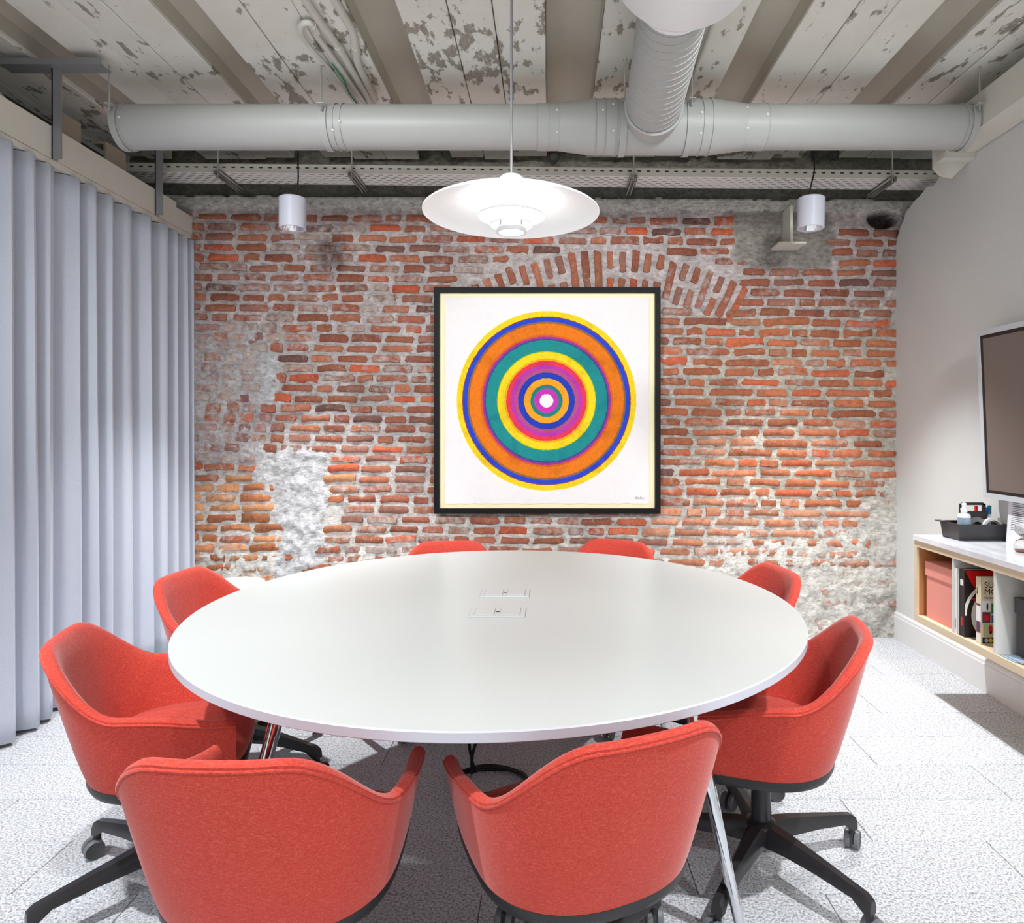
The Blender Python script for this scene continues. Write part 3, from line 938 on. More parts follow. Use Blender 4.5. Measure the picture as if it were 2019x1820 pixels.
CH = [
    (0.645, 2.05, 163.6 - toward(0.645, 2.05), 18, 'red fabric tub chair on the right whose five-arm wheeled base is fully seen'),
    (0.695, 2.77, 190 - 360 - toward(0.695, 2.77), 2, 'red tub chair at the right far side, back outlined against whitewashed brick'),
    (0.225, 3.28, 241 - 360 - toward(0.225, 3.28), 60, 'red tub chair on the far side, back top under the right half of the picture'),
    (-0.49, 3.22, 278 - 360 - toward(-0.49, 3.22), 31, 'red tub chair on the far side, back top under the left half of the picture'),
    (-1.235, 2.71, 14, 55, 'red tub chair beside the curtain next to the white stool'),
    (-1.12, 1.99, -4, 229, 'red tub chair nearest the curtain, seen in profile with one arm under the table'),
    (-0.58, 1.46, 23, 32, 'red tub chair in the left foreground, its broad back to the viewer'),
    (0.07, 1.535, 8, 52, 'red tub chair in the right foreground, back turned and angled beside a chrome leg'),
]
for (x, y, turn, bd, lb) in CH:
    place_chair(x, y, toward(x, y, turn), bd, lb)

# ---------------------------------------------------------------- pendant lamp
PX, PY = -0.138, 2.376
pl = empty('pendant_lamp', (PX, PY, 2.045))
tag(pl, 'wide white dish pendant lamp hanging over the meeting table', 'lamp')
z0 = 2.045
def dish(prof, th):
    inner = [(r_, z - th) for (r_, z) in prof]
    return prof + inner[::-1]
outer = [(0.036, 2.225 - z0), (0.06, 2.218 - z0), (0.12, 2.195 - z0), (0.20, 2.168 - z0), (0.27, 2.145 - z0), (0.305, 2.128 - z0), (0.312, 2.122 - z0)]
MB().lathe(dish(outer, 0.004), 64).build('dish_shade', MATS['lamp_white'], pl, 40)
MB().lathe([(0.001, 2.258 - z0), (0.012, 2.257 - z0), (0.035, 2.25 - z0), (0.048, 2.238 - z0), (0.052, 2.226 - z0), (0.05, 2.219 - z0)], 40).build('cap', MATS['lamp_white'], pl, 40)
MB().lathe(dish([(0.05, 2.150 - z0), (0.09, 2.135 - z0), (0.115, 2.115 - z0), (0.118, 2.108 - z0)], 0.003), 48).build('middle_shade', MATS['lamp_white'], pl, 40)
MB().lathe(dish([(0.035, 2.115 - z0), (0.06, 2.10 - z0), (0.074, 2.083 - z0), (0.076, 2.078 - z0)], 0.003), 48).build('lower_shade', MATS['lamp_white'], pl, 40)
MB().lathe([(0.030, 2.085 - z0), (0.050, 2.066 - z0), (0.054, 2.056 - z0), (0.054, 2.050 - z0), (0.046, 2.050 - z0), (0.046, 2.060 - z0), (0.001, 2.062 - z0)], 48).build('bottom_shade', [MATS['lamp_white']], pl, 40)
MB().lathe([(0.001, 2.052 - z0), (0.043, 2.053 - z0), (0.043, 2.058 - z0)], 40).build('diffuser', MATS['lamp_glow'], pl, 40)
for k in range(3):
    a_ = math.radians(90 + 120 * k)
    MB().tube([(0.04 * math.cos(a_), 0.04 * math.sin(a_), 2.06 - z0), (0.05 * math.cos(a_), 0.05 * math.sin(a_), 2.19 - z0)], 0.003, 8).build('strut', MATS['galv'], pl, 40)
MB().tube([(0, 0, 2.25 - z0), (0, 0, HC + 0.06 - z0)], 0.0048, 12).build('rod', MATS['grey_metal'], pl, 40)
d = bpy.data.lights.new('pendant_bulb', 'POINT'); d.energy = 1.6; d.shadow_soft_size = 0.03; d.color = (1, 0.98, 0.95)
o = bpy.data.objects.new('pendant_bulb', d); COL.objects.link(o); o.location = (PX, PY, 2.165)

# ---------------------------------------------------------------- cylinder spots
def cyl_spot(u, Y, label, cable_pts, tilt):
    c_ = at(u, 451, Y)
    root = empty('spot_lamp', c_)
    root.rotation_euler = (0, tilt, 0)
    tag(root, label, 'lamp', 'white cylinder spotlights before the brick wall')
    R_, H_ = 0.073, 0.172
    MB().lathe([(0.001, H_), (R_ - 0.006, H_), (R_, H_ - 0.005), (R_, 0.003), (R_ - 0.003, 0), (R_ - 0.010, 0), (R_ - 0.010, 0.006)], 40).build('housing', MATS['spot_white'], root, 40)
    MB().lathe([(R_ - 0.010, 0.006), (R_ - 0.022, 0.03), (0.030, 0.06)], 40).build('reflector', MATS['reflector'], root, 40)
    MB().lathe([(0.001, 0.058), (0.031, 0.060)], 24).build('bulb', MATS['lamp_glow'], root, 40)
    MB().tube(catmull(cable_pts, 8), 0.0045, 8).build('cord', MATS['cable_black'], root, 60)
    return c_
for (u, label, cp, tilt) in ((577, 'white cylinder spotlight hanging on the left by the curtain', [(0.012, 0, 0.17), (0.03, 0, 0.26), (0.03, 0, 0.38), (0.028, 0, 0.66)], 0.0),
                       (1598, 'white cylinder spotlight hanging on the right by the steel beam end', [(-0.02, 0, 0.17), (0.0, 0, 0.26), (0.012, 0, 0.34), (0.0, 0, 0.44), (-0.02, 0, 0.66)], 0.03)):
    c_ = cyl_spot(u, 3.75, label, cp, tilt)
    spot('spot_beam', c_ + Vector((0, 0, 0.05)), c_ + Vector((0, -0.18, -2)), 250, 82, 0.9, COOL, r=0.03)

# ---------------------------------------------------------------- ventilation duct
DY, DZ, DR = 3.34, 2.86, 0.106
dx0, dx1 = (243 - CX) * DY / F, 2.078
du = empty('ventilation_duct', (0, DY, DZ))
tag(du, 'pale grey round ventilation duct crossing the room under the ceiling', 'duct')
RX = Matrix.Rotation(PI / 2, 4, 'Y')
def along_x(prof, n=48):            # prof: list of (x, radius)
    return MB().lathe([(r_, x) for (x, r_) in prof], n, RX)
ux = lambda u: (u - CX) * DY / F
along_x([(dx0, 0.09), (dx0, DR), (ux(660), DR)]).build('duct_section', MATS['duct_paint'], du, 40)
along_x([(ux(660), DR), (ux(1060), DR)]).build('duct_section', MATS['duct_paint'], du, 40)
along_x([(ux(1060), DR + 0.003), (ux(1103), DR + 0.003), (ux(1103), DR + 0.004), (ux(1165), 0.131), (ux(1215), 0.132)]).build('reducer', MATS['duct_paint'], du, 40)
along_x([(ux(1215), 0.131), (ux(1355), 0.131)]).build('tee_section', MATS['duct_paint'], du, 40)
along_x([(ux(1355), 0.132), (ux(1400), 0.131), (ux(1463), DR + 0.004), (ux(1463), DR + 0.003), (ux(1506), DR + 0.003)]).build('reducer', MATS['duct_paint'], du, 40)
along_x([(ux(1506), DR), (dx1, DR), (dx1, 0.09), (dx1 + 0.001, 0.001)]).build('duct_section', MATS['duct_paint'], du, 40)
for u in (258, 668, 682, 1060, 1082, 1103, 1172, 1190, 1212, 1357, 1378, 1396, 1463, 1506, 1886):
    r_ = DR if (u < 1104 or u > 1460) else 0.131
    x_ = ux(u)
    along_x([(x_ - 0.003, r_ + 0.001), (x_ - 0.002, r_ + 0.005), (x_ + 0.002, r_ + 0.005), (x_ + 0.003, r_ + 0.001)]).build('joint_ring', MATS['duct_paint'], du, 40)
for (u, an) in ((1098, 20), (1098, -35), (1185, 10), (1205, -30), (1205, 25), (1372, 5), (1372, -35), (1463, 30), (1463, -25), (1500, 8), (668, -30), (683, -10), (262, 0)):
    r_ = (DR if (u < 1104 or u > 1460) else 0.131) + 0.003; a_ = math.radians(an)
    M = Matrix.Translation((ux(u), -r_ * math.cos(a_), r_ * math.sin(a_))) @ Matrix.Rotation(PI / 2 - a_, 4, 'X')
    MB().lathe([(0.006, 0), (0.005, 0.004), (0.001, 0.005)], 10, M).build('screw', MATS['tray_metal'], du, 40)
def strap(u, half=True, r_=DR):
    x_ = ux(u); pts = []
    mb = MB(); n = 20; v_ = []; f_ = []
    for i in range(n + 1):
        a_ = math.radians(150 + 240 * i / n)          # open towards the top
        for (dx_, rr_) in ((-0.016, r_ + 0.004), (0.016, r_ + 0.004), (0.016, r_ + 0.008), (-0.016, r_ + 0.008)):
            v_.append((x_ + dx_, rr_ * math.cos(a_), rr_ * math.sin(a_)))
    for i in range(n):
        for q in range(4):
            q2 = (q + 1) % 4
            f_.append((i*4+q, i*4+q2, (i+1)*4+q2, (i+1)*4+q))
    f_ += [(0, 1, 2, 3), tuple(n*4+q for q in range(4))]
    mb.add(v_, f_)
    yt, zt = (r_ + 0.006) * math.cos(math.radians(150)), (r_ + 0.006) * math.sin(math.radians(150))
    mb.box((x_ - 0.016, yt - 0.045, zt - 0.002), (x_ + 0.016, yt + 0.002, zt + 0.002))
    s = mb.build('strap', MATS['duct_paint'], du, 40)
    MB().tube([(x_, yt - 0.028, zt - 0.03), (x_, yt - 0.028, HC - DZ + 0.01)], 0.0045, 8).build('hanger_rod', MATS['galv'], s, 40)
for u in (248, 650, 1900): strap(u)
strap(1225, r_=0.131); strap(1352, r_=0.131)
# spiral branch with ridges, opening into a wide cone
sd = du
ax0 = Vector((0.49, 3.22 - DY, 0)); ax1 = ax0 + Vector((-0.055, -0.93, 0))
Ma = Matrix.Translation(ax0) @ (ax1 - ax0).to_track_quat('Z', 'Y').to_matrix().to_4x4()
Ls = (ax1 - ax0).length
MB().lathe([(0.126, 0), (0.126, Ls)], 48, Ma).build('spiral_pipe', MATS['duct_paint'], sd, 40)
MB().lathe([(0.128, 0.075), (0.138, 0.08), (0.138, 0.10), (0.128, 0.105)], 48, Ma).build('collar', MATS['duct_paint'], sd, 40)
pts = []
turns = 17
for i in range(turns * 28 + 1):
    a_ = 2 * PI * i / 28
    pts.append(Ma @ Vector((0.1265 * math.cos(a_), 0.1265 * math.sin(a_), 0.09 + (Ls - 0.10) * i / (turns * 28))))
MB().tube(pts, 0.0026, 5).build('spiral_seam', MATS['duct_paint'], sd, 60)
MB().lathe([(0.127, Ls - 0.05), (0.131, Ls - 0.05), (0.131, Ls), (0.18, Ls + 0.05), (0.225, Ls + 0.13), (0.235, Ls + 0.15), (0.235, Ls + 1.2), (0.001, Ls + 1.2)], 56, Ma).build('flared_silencer', MATS['lamp_white'], sd, 40)

# ---------------------------------------------------------------- cable tray with brackets
ct = empty('cable_tray', (0, 4.16, 2.897))
ct.rotation_euler = (0, math.radians(0.55), 0)
tag(ct, 'perforated pale metal cable tray along the top of the brick wall', 'cable tray')
tx0, tx1 = -2.75, 2.4
MB().box((tx0, -0.095, 0), (tx1, 0.095, 0.002)).build('tray_floor', MATS['tray_metal'], ct)
MB().box((tx0, -0.096, 0), (tx1, -0.094, 0.052)).box((tx0, -0.096, 0.05), (tx1, -0.086, 0.053)).build('tray_side', MATS['beige_metal'], ct)
MB().box((tx0, 0.094, 0), (tx1, 0.096, 0.052)).build('tray_side', MATS['beige_metal'], ct)
sl = MB(); x = tx0 + 0.03
while x < tx1 - 0.03:
    sl.box((x, -0.0972, 0.026), (x + 0.022, -0.0958, 0.034)); x += 0.056
o = sl.build('side_slots', MATS['slot_dark'], ct); o['kind'] = 'stuff'
sl = MB()
for r_ in range(6):
    x = tx0 + 0.02 + (r_ % 2) * 0.03; yy = -0.075 + r_ * 0.03
    while x < tx1 - 0.05:
        sl.box((x, yy, -0.0012), (x + 0.03, yy + 0.0035, 0.0004)); x += 0.06
o = sl.build('floor_slots', MATS['slot_dark'], ct); o['kind'] = 'stuff'
for (u, lb) in ((432, 'tray hanger bracket left of the left spotlight'), (695, 'tray hanger bracket right of the left spotlight'), (1249, 'tray hanger bracket right of the pendant lamp'), (1757, 'tray hanger bracket nearest the white wall')):
    yb = 4.045
    p = at(u, 345, yb)
    br = empty('tray_bracket', (p.x, yb, 2.87 - 0.0096 * p.x))
    tag(br, lb, 'bracket', 'tray hanger brackets')
    mb = MB().box((-0.020, -0.03, -0.004), (-0.016, 0.27, 0.022)).box((0.016, -0.03, -0.004), (0.020, 0.27, 0.022)).box((-0.020, -0.03, 0.018), (0.020, 0.27, 0.022))
    mb.box((-0.020, -0.03, -0.004), (-0.009, 0.27, -0.001)).box((0.009, -0.03, -0.004), (0.020, 0.27, -0.001))
    mb.build('channel', MATS['galv'], br)
    MB().tube([(0, -0.014, -0.012), (0, -0.014, HC - 2.87 + 0.05)], 0.005, 8).build('rod', MATS['galv'], br, 40)
    MB().lathe([(0.001, 0), (0.011, 0), (0.011, 0.008), (0.001, 0.008)], 6, Matrix.Translation((0, -0.014, 0.022))).build('nut', MATS['galv'], br)

# ---------------------------------------------------------------- conduits on the ceiling
def cpt(u, v, z=HC - 0.022): return Vector(((u - CX) * (F * (z - EYE) / (CY - v)) / F, F * (z - EYE) / (CY - v), z))
def conduit(label, pix, r_, mt='conduit', z=HC - 0.022, fit=True):
    pts = catmull([cpt(u, v, z) for (u, v) in pix], 8)
    root = empty('ceiling_conduit', pts[0])
    tag(root, label, 'pipe', 'conduits fixed to the ceiling')
    o = MB().tube([p - pts[0] for p in pts], r_, 12).build('pipe', MATS[mt], root, 50)
    if fit:
        k = len(pts) // 2; p = pts[k] - pts[0]; q = pts[k + 1] - pts[0]
        MB().tube([p, p + (q - p).normalized() * 0.05], r_ + 0.003, 12).build('coupling', MATS[mt], root, 50)
conduit('straight pale conduit on the ceiling, left of the kinked one', [(597, -8), (630, 42), (665, 90), (700, 148), (738, 212)], 0.0165)
conduit('kinked pale conduit on the ceiling nearest the plaster channel', [(655, -8), (680, 35), (695, 62), (701, 92), (705, 122), (718, 152), (740, 196)], 0.017)
conduit('pale conduit on the ceiling ending in a tight hooked bend', [(592, 66), (594, 52), (604, 45), (616, 50), (626, 72), (665, 125), (722, 208)], 0.013)
conduit('thin pale conduit curving down from the hooked bend', [(594, 64), (604, 84), (625, 108), (652, 138), (706, 204)], 0.008, fit=False)
conduit('green earth wire hanging along the ceiling conduits', [(655, 126), (668, 143), (678, 158), (690, 186), (708, 210)], 0.004, 'green_cable', HC - 0.04, False)
conduit('straight pale conduit running on the ceiling right of the spiral duct', [(1412, 30), (1392, 88), (1372, 140), (1352, 200)], 0.011, fit=False)

# ---------------------------------------------------------------- curtain, track and pelmet
crest = [1.2, 1.34, 1.49, 1.62, 1.76, 1.9, 2.04, 2.18, 2.31, 2.44, 2.58, 2.72, 2.856, 3.0, 3.116, 3.279, 3.387, 3.543, 3.697, 3.854, 4.036, 4.162, 4.272, 4.36]
def curtain_plan(z):
    s = 1 - z / 2.6
    pts = []
    for i in range(len(crest) - 1):
        y0 = crest[i] + s * 0.022 * math.sin(i * 2.1); y1 = crest[i + 1] + s * 0.022 * math.sin((i + 1) * 2.1)
        if i == len(crest) - 2: y1 = crest[i + 1]
        A = 0.046 + 0.012 * math.sin(i * 1.7) + 0.010 * s
        m_ = 14
        for k in range(m_):
            t = k / m_
            sh = 0.16 * math.sin(2 * PI * t)
            pts.append((XL - 0.03 + A * math.cos(2 * PI * t), y0 + (y1 - y0) * (t + sh * 0.45)))
    pts.append((XL - 0.03 + 0.04, crest[-1]))
    return pts
NZ = 24; v_ = []; f_ = []
for j in range(NZ + 1):
    z = 0.018 + (2.585 - 0.018) * j / NZ
    pp = curtain_plan(z)
    for (x, y) in pp: v_.append((x, y, z))
q = len(pp)
for j in range(NZ):
    for k in range(q - 1):
        f_.append((j*q+k, j*q+k+1, (j+1)*q+k+1, (j+1)*q+k))
cu = mesh_obj('curtain', v_, f_, MATS['curtain_cloth'], None, 60)
sm = cu.modifiers.new('thickness', 'SOLIDIFY'); sm.thickness = 0.003
tag(cu, 'floor-length pale blue-grey curtain hanging in soft folds', 'curtain')
MB().box((-2.385, -0.4, 2.59), (-2.335, 4.62 - 0.2, 2.618)).build('curtain_track', MATS['beige_metal'])
tag(bpy.data.objects['curtain_track'], 'slim beige curtain track above the curtain', 'curtain rail')
pe = empty('pelmet', (-2.33, 3.0, 2.62))
tag(pe, 'long beige pelmet board above the curtain hung from grey posts', 'pelmet')
MB().box((-0.02, -3.4, 0), (0.0, 1.17, 0.15)).box((-0.02, 1.17, 0), (0.0, 1.36, 0.118)).build('fascia_board', MATS['beige_metal'], pe)
for (u, w_) in ((109, 0.052), (311, 0.052)):
    Y = (2.315 * F) / (CX - u)
    po = MB().box((0.0, Y - 3.0 - 0.004, -0.002), (w_ - 0.006, Y - 3.0 + 0.002, 0.455)).box((0.0, Y - 3.0 - 0.004, -0.002), (0.006, Y - 3.0 + 0.03, 0.455)).build('post', MATS['grey_metal'], pe)
    MB().box((-0.22, Y - 3.0 - 0.04, 0.42), (0.25, Y - 3.0 + 0.04, 0.428)).box((-0.22, Y - 3.0 - 0.04, 0.428), (0.25, Y - 3.0 - 0.034, 0.45)).build('ceiling_plate', MATS['grey_metal'], pe)
# panels and cable lying behind the pelmet
for (u0, u1, v0, v1, lb) in ((120, 155, 222, 300, 'tan sheet metal panel standing behind the pelmet next to the post'), (204, 244, 278, 350, 'tan sheet metal panel standing behind the pelmet below the duct end')):
    Y0 = 2.45 * F / (CX - u0); Y1 = 2.45 * F / (CX - u1)
    zt = EYE + (CY - v0) * Y0 / F
    o = MB().box((0, 0, 0), (0.012, Y1 - Y0, zt - 2.72)).box((0.0, 0.0, zt - 2.735), (-0.06, Y1 - Y0, zt - 2.72)).build('metal_panel', MATS['card_tan'])
    o.location = (-2.45, Y0, 2.72)
    tag(o, lb, 'panel', 'panels behind the pelmet')
pts = catmull([(-2.5, 2.55, 2.80), (-2.5, 2.75, 2.87), (-2.5, 2.9, 2.88), (-2.5, 3.05, 2.84), (-2.5, 3.2, 2.75), (-2.5, 3.3, 2.68)], 8)
o = MB().tube(pts, 0.03, 12).build('flexible_hose', MATS['plaster_smooth'], None, 50)
tag(o, 'pale flexible hose lying above the pelmet at the far left', 'hose')

# ---------------------------------------------------------------- framed picture
pcx, pcz = (1079 - CX) / PXM, EYE - (789.5 - CY) / PXM
PW = 448 / PXM / 2
pi_ = empty('framed_picture', (pcx, 4.34, pcz - PW))
tag(pi_, 'square black-framed print of bright concentric rings on the brick wall', 'picture')
fw = 0.034
zc = PW
for (a, b_) in (((-PW, -0.032, zc - PW), (PW, 0.0, zc - PW + fw)), ((-PW, -0.032, zc + PW - fw), (PW, 0.0, zc + PW)), ((-PW, -0.032, zc - PW + fw), (-PW + fw, 0.0, zc + PW - fw)), ((PW - fw, -0.032, zc - PW + fw), (PW, 0.0, zc + PW - fw))):
    MB().box(a, b_).build('frame_bar', MATS['frame_black'], pi_)
MB().box((-PW + 0.01, -0.006, zc - PW + 0.01), (PW - 0.01, 0.002, zc + PW - 0.01)).build('backing', MATS['mat_cream'], pi_)
cu0 = -(pcx - (1077.5 - CX) / PXM); cz0 = zc + (789.5 - 790) / PXM
sw0, sw1 = (876 - 1077.5) / PXM, (1281 - 1077.5) / PXM
sh0, sh1 = -(994 - 790) / PXM, (790 - 585) / PXM
n = 40; v_ = []
rp = random.Random(9); out = []
for i in range(n): out.append((sw0 + (sw1 - sw0) * i / n, sh0 + rp.uniform(-0.002, 0.002)))
for i in range(n): out.append((sw1 + rp.uniform(-0.002, 0.002), sh0 + (sh1 - sh0) * i / n))
for i in range(n): out.append((sw1 + (sw0 - sw1) * i / n, sh1 + rp.uniform(-0.002, 0.002)))
for i in range(n): out.append((sw0 + rp.uniform(-0.002, 0.002), sh1 + (sh0 - sh1) * i / n))
M = Matrix(((1, 0, 0, 0), (0, 0, -1, 0), (0, 1, 0, 0), (0, 0, 0, 1)))
sh = MB().prism(out, 0.006, M).build('ring_sheet', MATS['ring_print'], pi_)
sh.location = (cu0, -0.008, cz0)
# pencilled signature
mb = MB()
sx = 0.575; sz = sh0 + 0.028
for k, gl in enumerate((((0, 0), (1, 1.6)), ((0, 1.5), (1, 0)), ((1.6, 0.2), (1.4, 1.2), (2.1, 1.3), (2.2, 0.3), (1.6, 0.2)), ((2.7, 0), (2.9, 1.6)), ((3.3, 0.2), (3.6, 1.3), (4.0, 0.2)), ((4.4, 1.4), (4.5, 0.1), (5.1, 0)))):
    mb.tube([(sx + a * 0.011, -0.0068, sz + c_ * 0.011) for (a, c_) in gl], 0.0012, 5)
mb.build('signature', MATS['ink'], pi_).location = (cu0, -0.008, cz0)

# ---------------------------------------------------------------- wall-hung shelf cabinet
CXF, CYE, CYN = 1.89, 3.475, 1.45
ZCB, ZCT = 0.363, 0.782
cab = empty('shelf_cabinet', (CXF, CYE, ZCB))
tag(cab, 'low wall-hung open shelf cabinet in pale wood on the right wall', 'cabinet')
Ld = CYE - CYN; Dp = XR - CXF; Hh = ZCT - ZCB
MB().box((0, -Ld, 0), (Dp, 0, 0.034)).build('bottom_board', MATS['shelf_wood'], cab)
MB().box((0, -Ld, Hh - 0.034), (Dp, 0, Hh)).build('top_board', MATS['shelf_wood'], cab)
MB().box((0, -0.022, 0.034), (0.012, 0, Hh - 0.034)).build('side_edge', MATS['shelf_wood'], cab)
MB().box((0.012, -0.022, 0.034), (Dp, 0, Hh - 0.034)).build('side_panel', MATS['shelf_inner'], cab)
MB().box((Dp - 0.012, -Ld, 0.034), (Dp, -0.022, Hh - 0.034)).build('back_panel', MATS['shelf_inner'], cab)
for Y in (3.158, 2.861, 2.56, 2.26, 1.96, 1.66):
    MB().box((0.004, Y - CYE - 0.014, 0.034), (Dp - 0.012, Y - CYE, Hh - 0.034)).build('divider', MATS['divider_white'], cab)
wt = MB().box((CXF - 0.006, CYN, ZCT), (XR, CYE + 0.004, ZCT + 0.024)).build('worktop', MATS['marble'])
tag(wt, 'thin white marble top lying on the shelf cabinet', 'worktop')
ZW = ZCT + 0.024
SH = ZCB + 0.034

# pink lidded box in the far compartment
pb = empty('storage_box', (2.045, 3.30, SH))
tag(pb, 'coral pink lidded storage box in the far shelf compartment', 'box')
MB().box((-0.125, -0.115, 0.0), (0.125, 0.115, 0.255)).build('body', MATS['pink_box'], pb)
MB().box((-0.130, -0.120, 0.215), (0.130, 0.120, 0.285)).build('lid', MATS['pink_box'], pb)
pb = empty('storage_box', (2.085, 2.70, SH))
tag(pb, 'dark grey lidded storage box in the shelf compartment at the picture edge', 'box')
MB().box((-0.125, -0.115, 0.0), (0.125, 0.115, 0.225)).build('body', MATS['grey_box'], pb)
MB().box((-0.130, -0.120, 0.185), (0.130, 0.120, 0.25)).build('lid', MATS['grey_box'], pb)
o = MB().box((0, 0, 0), (0.14, 0.10, 0.004)).box((0.01, -0.02, 0.004), (0.15, 0.07, 0.008)).build('document_folder', MATS['label_grey'])
o.location = (1.90, 2.735, SH); tag(o, 'pale blue-grey flat folder lying before the dark grey box', 'folder')

def text_mesh(name, body, size, M, mt, parent, bold=0.0):
    cd = bpy.data.curves.new(name, 'FONT'); cd.body = body; cd.size = size; cd.extrude = 0.0003; cd.offset = bold
    to = bpy.data.objects.new(name, cd); COL.objects.link(to)
    bpy.context.view_layer.update()
    me_ = bpy.data.meshes.new_from_object(to.evaluated_get(bpy.context.evaluated_depsgraph_get()))
    bpy.data.objects.remove(to); bpy.data.curves.remove(cd)
    me_.materials.clear(); me_.materials.append(mt)
    o = bpy.data.objects.new(name, me_); COL.objects.link(o); o.parent = parent; o.matrix_local = M
    return o
FACE = Matrix(((1, 0, 0, 0), (0, 0, -1, 0), (0, 1, 0, 0), (0, 0, 0, 1)))     # xy drawing -> facing the viewer (-Y)
SPINE = Matrix(((0, 0, -1, 0), (-1, 0, 0, 0), (0, 1, 0, 0), (0, 0, 0, 1)))   # facing the room (-X), reading towards the viewer
def book(name, x, y, w_, th, h_, cover, spine, label):
    r = empty(name, (x, y, SH)); tag(r, label, 'book', 'books standing in the shelf cabinet')
    MB().box((0.003, -th + 0.003, 0.003), (w_ - 0.002, -0.003, h_ - 0.003)).build('pages', MATS['paper'], r)
    MB().box((0, -th, 0), (w_, -th + 0.003, h_)).build('front_cover', MATS[cover], r)
    MB().box((0, -0.003, 0), (w_, 0, h_)).build('back_cover', MATS[cover], r)
    MB().box((-0.002, -th, 0), (0.0015, 0, h_)).build('spine', MATS[spine], r)
    return r
y1 = 3.158 - 0.018 - 0.055
b1 = book('book', 1.898, 3.142, 0.21, 0.022, 0.306, 'book_white', 'book_white', 'thin white book leaning first in the row of books')
text_mesh('spine_text', 'IIIIII IIII IIIII', 0.010, Matrix.Translation((-0.0025, -0.013, 0.03)) @ SPINE @ Matrix.Rotation(PI / 2, 4, 'Z'), MATS['ink'], b1)
b2 = book('book', 1.905, 3.115, 0.23, 0.038, 0.309, 'book_black', 'book_black', 'large black book with red and white curved bands on the cover')
def arc_band(r0, r1, a0, a1, cx_, cz_, mt, nm, y_):
    pl_ = []
    for k in range(17): a_ = math.radians(a0 + (a1 - a0) * k / 16); pl_.append((cx_ + r1 * math.cos(a_), cz_ + r1 * math.sin(a_)))
    for k in range(17): a_ = math.radians(a1 + (a0 - a1) * k / 16); pl_.append((cx_ + r0 * math.cos(a_), cz_ + r0 * math.sin(a_)))
    pl_ = [(max(0.001, min(0.229, p[0])), max(0.001, min(0.304, p[1]))) for p in pl_]
    MB().prism(pl_, 0.0006, Matrix.Translation((0, y_, 0)) @ FACE).build(nm, MATS[mt], b2)
yf = -0.038
MB().prism([(0.002, 0.306), (0.228, 0.306), (0.228, 0.19), (0.075, 0.19), (0.03, 0.25)], 0.0006, Matrix.Translation((0, yf, 0)) @ FACE).build('cover_red', MATS['red_gloss'], b2)
MB().prism([(0.032, 0.178), (0.085, 0.186), (0.085, 0.13)], 0.0006, Matrix.Translation((0, yf, 0)) @ FACE).build('cover_red', MATS['red_gloss'], b2)
arc_band(0.150, 0.164, 112, 180, 0.158, 0.10, 'book_white', 'cover_band', yf)
arc_band(0.088, 0.128, 118, 226, 0.158, 0.10, 'book_white', 'cover_band', yf)
MB().box((-0.0028, -0.030, 0.235), (-0.0018, -0.008, 0.262)).build('spine_mark', MATS['book_white'], b2)
MB().box((-0.0028, -0.024, 0.05), (-0.0018, -0.014, 0.09)).build('spine_mark', MATS['red_gloss'], b2)
b3 = book('book', 1.915, 3.008, 0.20, 0.034, 0.296, 'book_cream', 'book_cream', 'thick cream book with a grid of coloured pictures and bold black title')
yf = -0.034
Mf = Matrix.Translation((0, yf - 0.0004, 0)) @ FACE
text_mesh('cover_text', 'SUP', 0.038, Mf @ Matrix.Translation((0.012, 0.252, 0)), MATS['book_black'], b3)
text_mesh('cover_text', 'MO', 0.038, Mf @ Matrix.Translation((0.012, 0.222, 0)), MATS['book_black'], b3)
text_mesh('cover_text', 'The Beha', 0.013, Mf @ Matrix.Translation((0.012, 0.203, 0)), MATS['book_black'], b3)
SC_ = 1.16
for (x0, z0_, x1_, z1_, mt) in ((0.004, 0.128, 0.040, 0.168, 'paper'), (0.044, 0.118, 0.085, 0.158, 'book_green'), (0.004, 0.082, 0.040, 0.124, 'book_plum'), (0.044, 0.082, 0.085, 0.112, 'book_blue'),
                                (0.008, 0.030, 0.085, 0.078, 'book_sage'), (0.004, 0.004, 0.085, 0.028, 'book_black')):
    MB().prism([(x0, z0_ * SC_), (x1_, z0_ * SC_), (x1_, z1_ * SC_), (x0, z1_ * SC_)], 0.0005, Mf).build('cover_picture', MATS[mt], b3)
Mg = Matrix.Translation((0, yf - 0.0010, 0)) @ FACE
for (cx_, cz_, rx_, rz_, mt) in ((0.022, 0.103, 0.011, 0.012, 'red_gloss'), (0.040, 0.058, 0.009, 0.018, 'red_gloss'), (0.042, 0.042, 0.006, 0.010, 'pink_box'), (0.026, 0.145, 0.004, 0.015, 'book_black'), (0.060, 0.137, 0.006, 0.014, 'book_white'),
                                 (0.040, 0.016, 0.010, 0.008, 'book_yellow'), (0.022, 0.016, 0.009, 0.008, 'label_grey'), (0.056, 0.095, 0.008, 0.008, 'book_plum')):
    MB().prism([(cx_ + rx_ * math.cos(2*PI*k/14), (cz_ + rz_ * math.sin(2*PI*k/14)) * SC_) for k in range(14)], 0.0004, Mg).build('cover_motif', MATS[mt], b3)
for (z0_, z1_, mt) in ((0.17, 0.178, 'book_plum'), (0.10, 0.165, 'paper'), (0.05, 0.098, 'book_plum'), (0.005, 0.045, 'book_white')):
    MB().box((-0.0026, -0.031, z0_), (-0.0018, -0.003, z1_)).build('spine_picture', MATS[mt], b3)
text_mesh('spine_text', 'BEHA', 0.012, Matrix.Translation((-0.0026, -0.013, 0.22)) @ SPINE @ Matrix.Rotation(PI / 2, 4, 'Z'), MATS['book_black'], b3)

